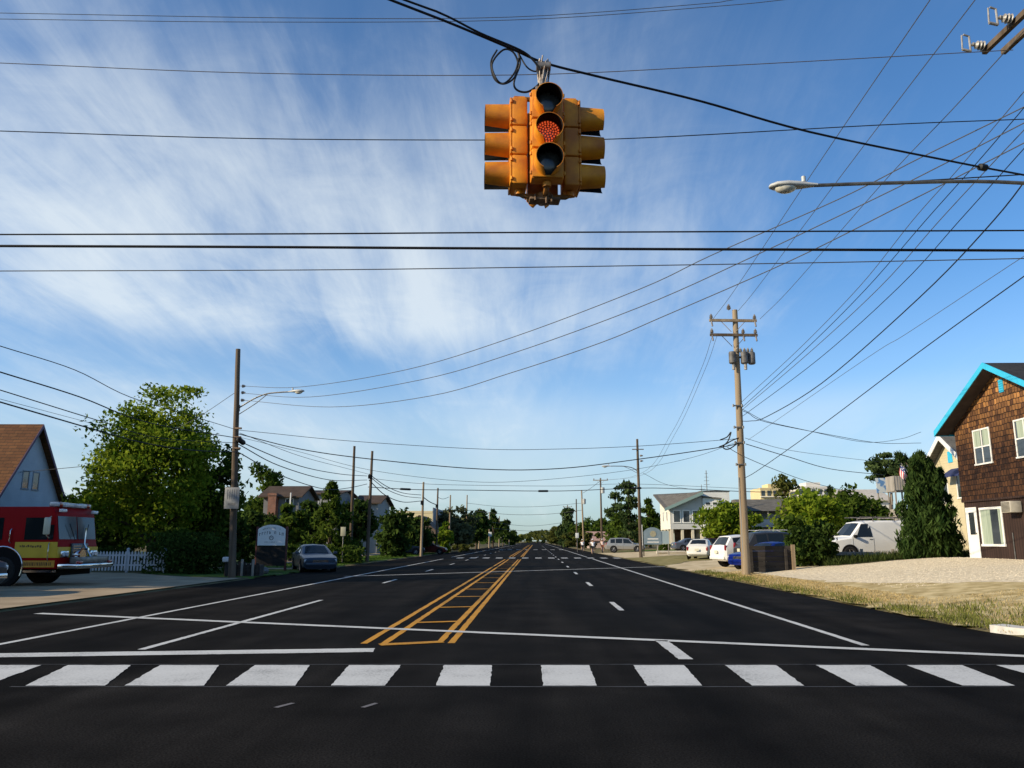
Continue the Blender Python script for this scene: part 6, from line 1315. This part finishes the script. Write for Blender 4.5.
def cyclist(px, Y, label_p, label_b, shirt, legs_mat, pyb, ph):
    at = base(px, Y, pyb); at.z = max(at.z, 0.0) if at.x > 8.05 else 0.0
    bk = thing('bicycle', label_b, 'bicycle', at, 0, 'bicycles on the right shoulder')        # rides along +Y
    for y in (.52, -.52):
        b = MB(); b.tube([(0, y + .33 * math.cos(a), .345 + .33 * math.sin(a)) for a in [2 * PI * k / 24 for k in range(25)]], .02, 6, cap=False)
        for k in range(8): a = k * PI / 8; b.tube([(0, y + .32 * math.cos(a), .345 + .32 * math.sin(a)), (0, y - .32 * math.cos(a), .345 - .32 * math.sin(a))], .003, 4)
        b.build('wheel', TYRE, bk)
    b = MB(); bb = (0, -.08, .30); hd = (0, .36, .86); se = (0, -.26, .86)
    for a, c in ((bb, hd), (bb, se), (se, (0, .33, .92)), ((0, -.52, .345), bb), ((0, -.52, .345), se), (hd, (0, .52, .345)), (hd, (0, .32, 1.0))): b.tube([a, c], .02, 6)
    b.build('frame', M('bike_frame', (.05, .06, .10), rough=.35), bk)
    b = MB(); b.tube([(-.27, .22, 1.06), (-.2, .34, 1.05), (0, .36, 1.04), (.2, .34, 1.05), (.27, .22, 1.06)], .016, 6); b.build('handlebar', STEEL, bk)
    b = MB(); b.sphere((0, -.29, .92), .12, 10, (.75, 1.3, .35)); b.cyl((0, -.27, .88), .015, .1); b.build('saddle', BLK, bk)
    b = MB(); b.lathe([(.02, -.012), (.09, -.012), (.09, .012), (.02, .012)], (.03, -.08, .30), 'X', 16); u = .16 * math.sin(ph), .16 * math.cos(ph)
    b.tube([(.06, -.08, .30), (.08, -.08 + u[0], .30 + u[1])], .014, 6); b.tube([(-.06, -.08, .30), (-.08, -.08 - u[0], .30 - u[1])], .014, 6); b.box((.13, -.08 + u[0], .30 + u[1]), (.1, .08, .025)); b.box((-.13, -.08 - u[0], .30 - u[1]), (.1, .08, .025)); b.build('crankset', STEEL, bk)
    pr = thing('person', label_p, 'person', at, 0, 'cyclists on the right shoulder')
    J = [(0, -.27, .98), (0, -.20, 1.14), (0, -.07, 1.32), (0, .03, 1.46), (0, .07, 1.53), (0, .11, 1.60), (0, .13, 1.70), (0, .12, 1.77)]; rd = [.15, .145, .16, .13, .055, .075, .098, .07]; Ed = [(i, i + 1) for i in range(7)]
    for sx in (-1, 1):
        i0 = len(J); fy, fz = (-.08 + u[0], .30 + u[1]) if sx > 0 else (-.08 - u[0], .30 - u[1])
        hip = Vector((sx * .10, -.26, .95)); an = Vector((sx * .12, fy - .06, fz + .09)); mid = (hip + an) / 2; dd = (an - hip).length; out = math.sqrt(max(.01, .44 ** 2 - (dd / 2) ** 2)); kn = mid + Vector((sx * .03, out * .92, out * .35))
        J += [tuple(hip), tuple(kn), tuple(an), (sx * .12, fy + .10, fz + .035)]; rd += [.095, .062, .042, .035]; Ed += [(0, i0), (i0, i0 + 1), (i0 + 1, i0 + 2), (i0 + 2, i0 + 3)]
        i1 = len(J); J += [(sx * .19, .02, 1.44), (sx * .27, .10, 1.22), (sx * .25, .24, 1.10), (sx * .25, .30, 1.085)]; rd += [.06, .042, .032, .036]; Ed += [(3, i1), (i1, i1 + 1), (i1 + 1, i1 + 2), (i1 + 2, i1 + 3)]
    body = skin_mesh('body', J, Ed, rd, SKIN, pr)
    skin_mesh('shirt', [(0, -.25, 1.02), (0, -.20, 1.15), (0, -.07, 1.32), (0, .02, 1.45), (.19, .02, 1.44), (.245, .07, 1.30), (-.19, .02, 1.44), (-.245, .07, 1.30)], [(0, 1), (1, 2), (2, 3), (3, 4), (4, 5), (3, 6), (6, 7)], [.165, .16, .175, .14, .075, .06, .075, .06], shirt, pr, root=1)
    b_ = []; 
    Ls = [Vector(J[8]), Vector(J[9])], [Vector(J[16]), Vector(J[17])]
    skin_mesh('shorts', [(0, -.27, .99), tuple(Ls[0][0]), tuple(Ls[0][0].lerp(Ls[0][1], .6)), tuple(Ls[1][0]), tuple(Ls[1][0].lerp(Ls[1][1], .6))], [(0, 1), (1, 2), (0, 3), (3, 4)], [.168, .115, .088, .115, .088], legs_mat, pr)
    b = MB(); b.sphere((0, .115, 1.765), .118, 14, (.92, 1.15, .72)); b.build('helmet', HELM, pr)
    b = MB(); b.sphere((0, .075, 1.70), .095, 12, (1, .95, 1)); b.build('hair', HAIR, pr)
    b = MB(); b.sphere((0, .235, 1.675), .02, 8); [b.sphere((sx * .035, .222, 1.70), .012, 8) for sx in (-1, 1)]; [b.sphere((sx * .10, .12, 1.68), .022, 8, (.4, 1, 1.3)) for sx in (-1, 1)]; b.build('face', SKIN, pr)
    for sx in (-1, 1):
        b = MB()
        for k in range(4): x = sx * .25 + (k - 1.5) * .02; b.tube([(x, .28, 1.10), (x, .335 - .003 * abs(k - 1), 1.09), (x, .345, 1.06), (x, .325, 1.045)], .009, 6)
        b.tube([(sx * .215, .27, 1.085), (sx * .20, .30, 1.06), (sx * .205, .32, 1.045)], .010, 6); b.build('fingers', SKIN, pr)
cyclist(593, 92, 'cyclist in white shirt and dark shorts nearest the road edge, middle of three', 'bicycle under the middle cyclist nearest the road', SHIRTW, SHORTD, 555, .6)
cyclist(582.5, 112, 'cyclist in white top riding farthest left of the three', 'bicycle under the leftmost cyclist', SHIRTW, SHORTD, 552, 2.2)
cyclist(602.5, 106, 'cyclist in pale top riding beside the crossarm pole, rightmost of three', 'bicycle under the rightmost cyclist by the crossarm pole', M('pale_pink_shirt', (.55, .42, .38), rough=.85), M('rust_shorts', (.22, .07, .04), rough=.9), 553, 4.0)
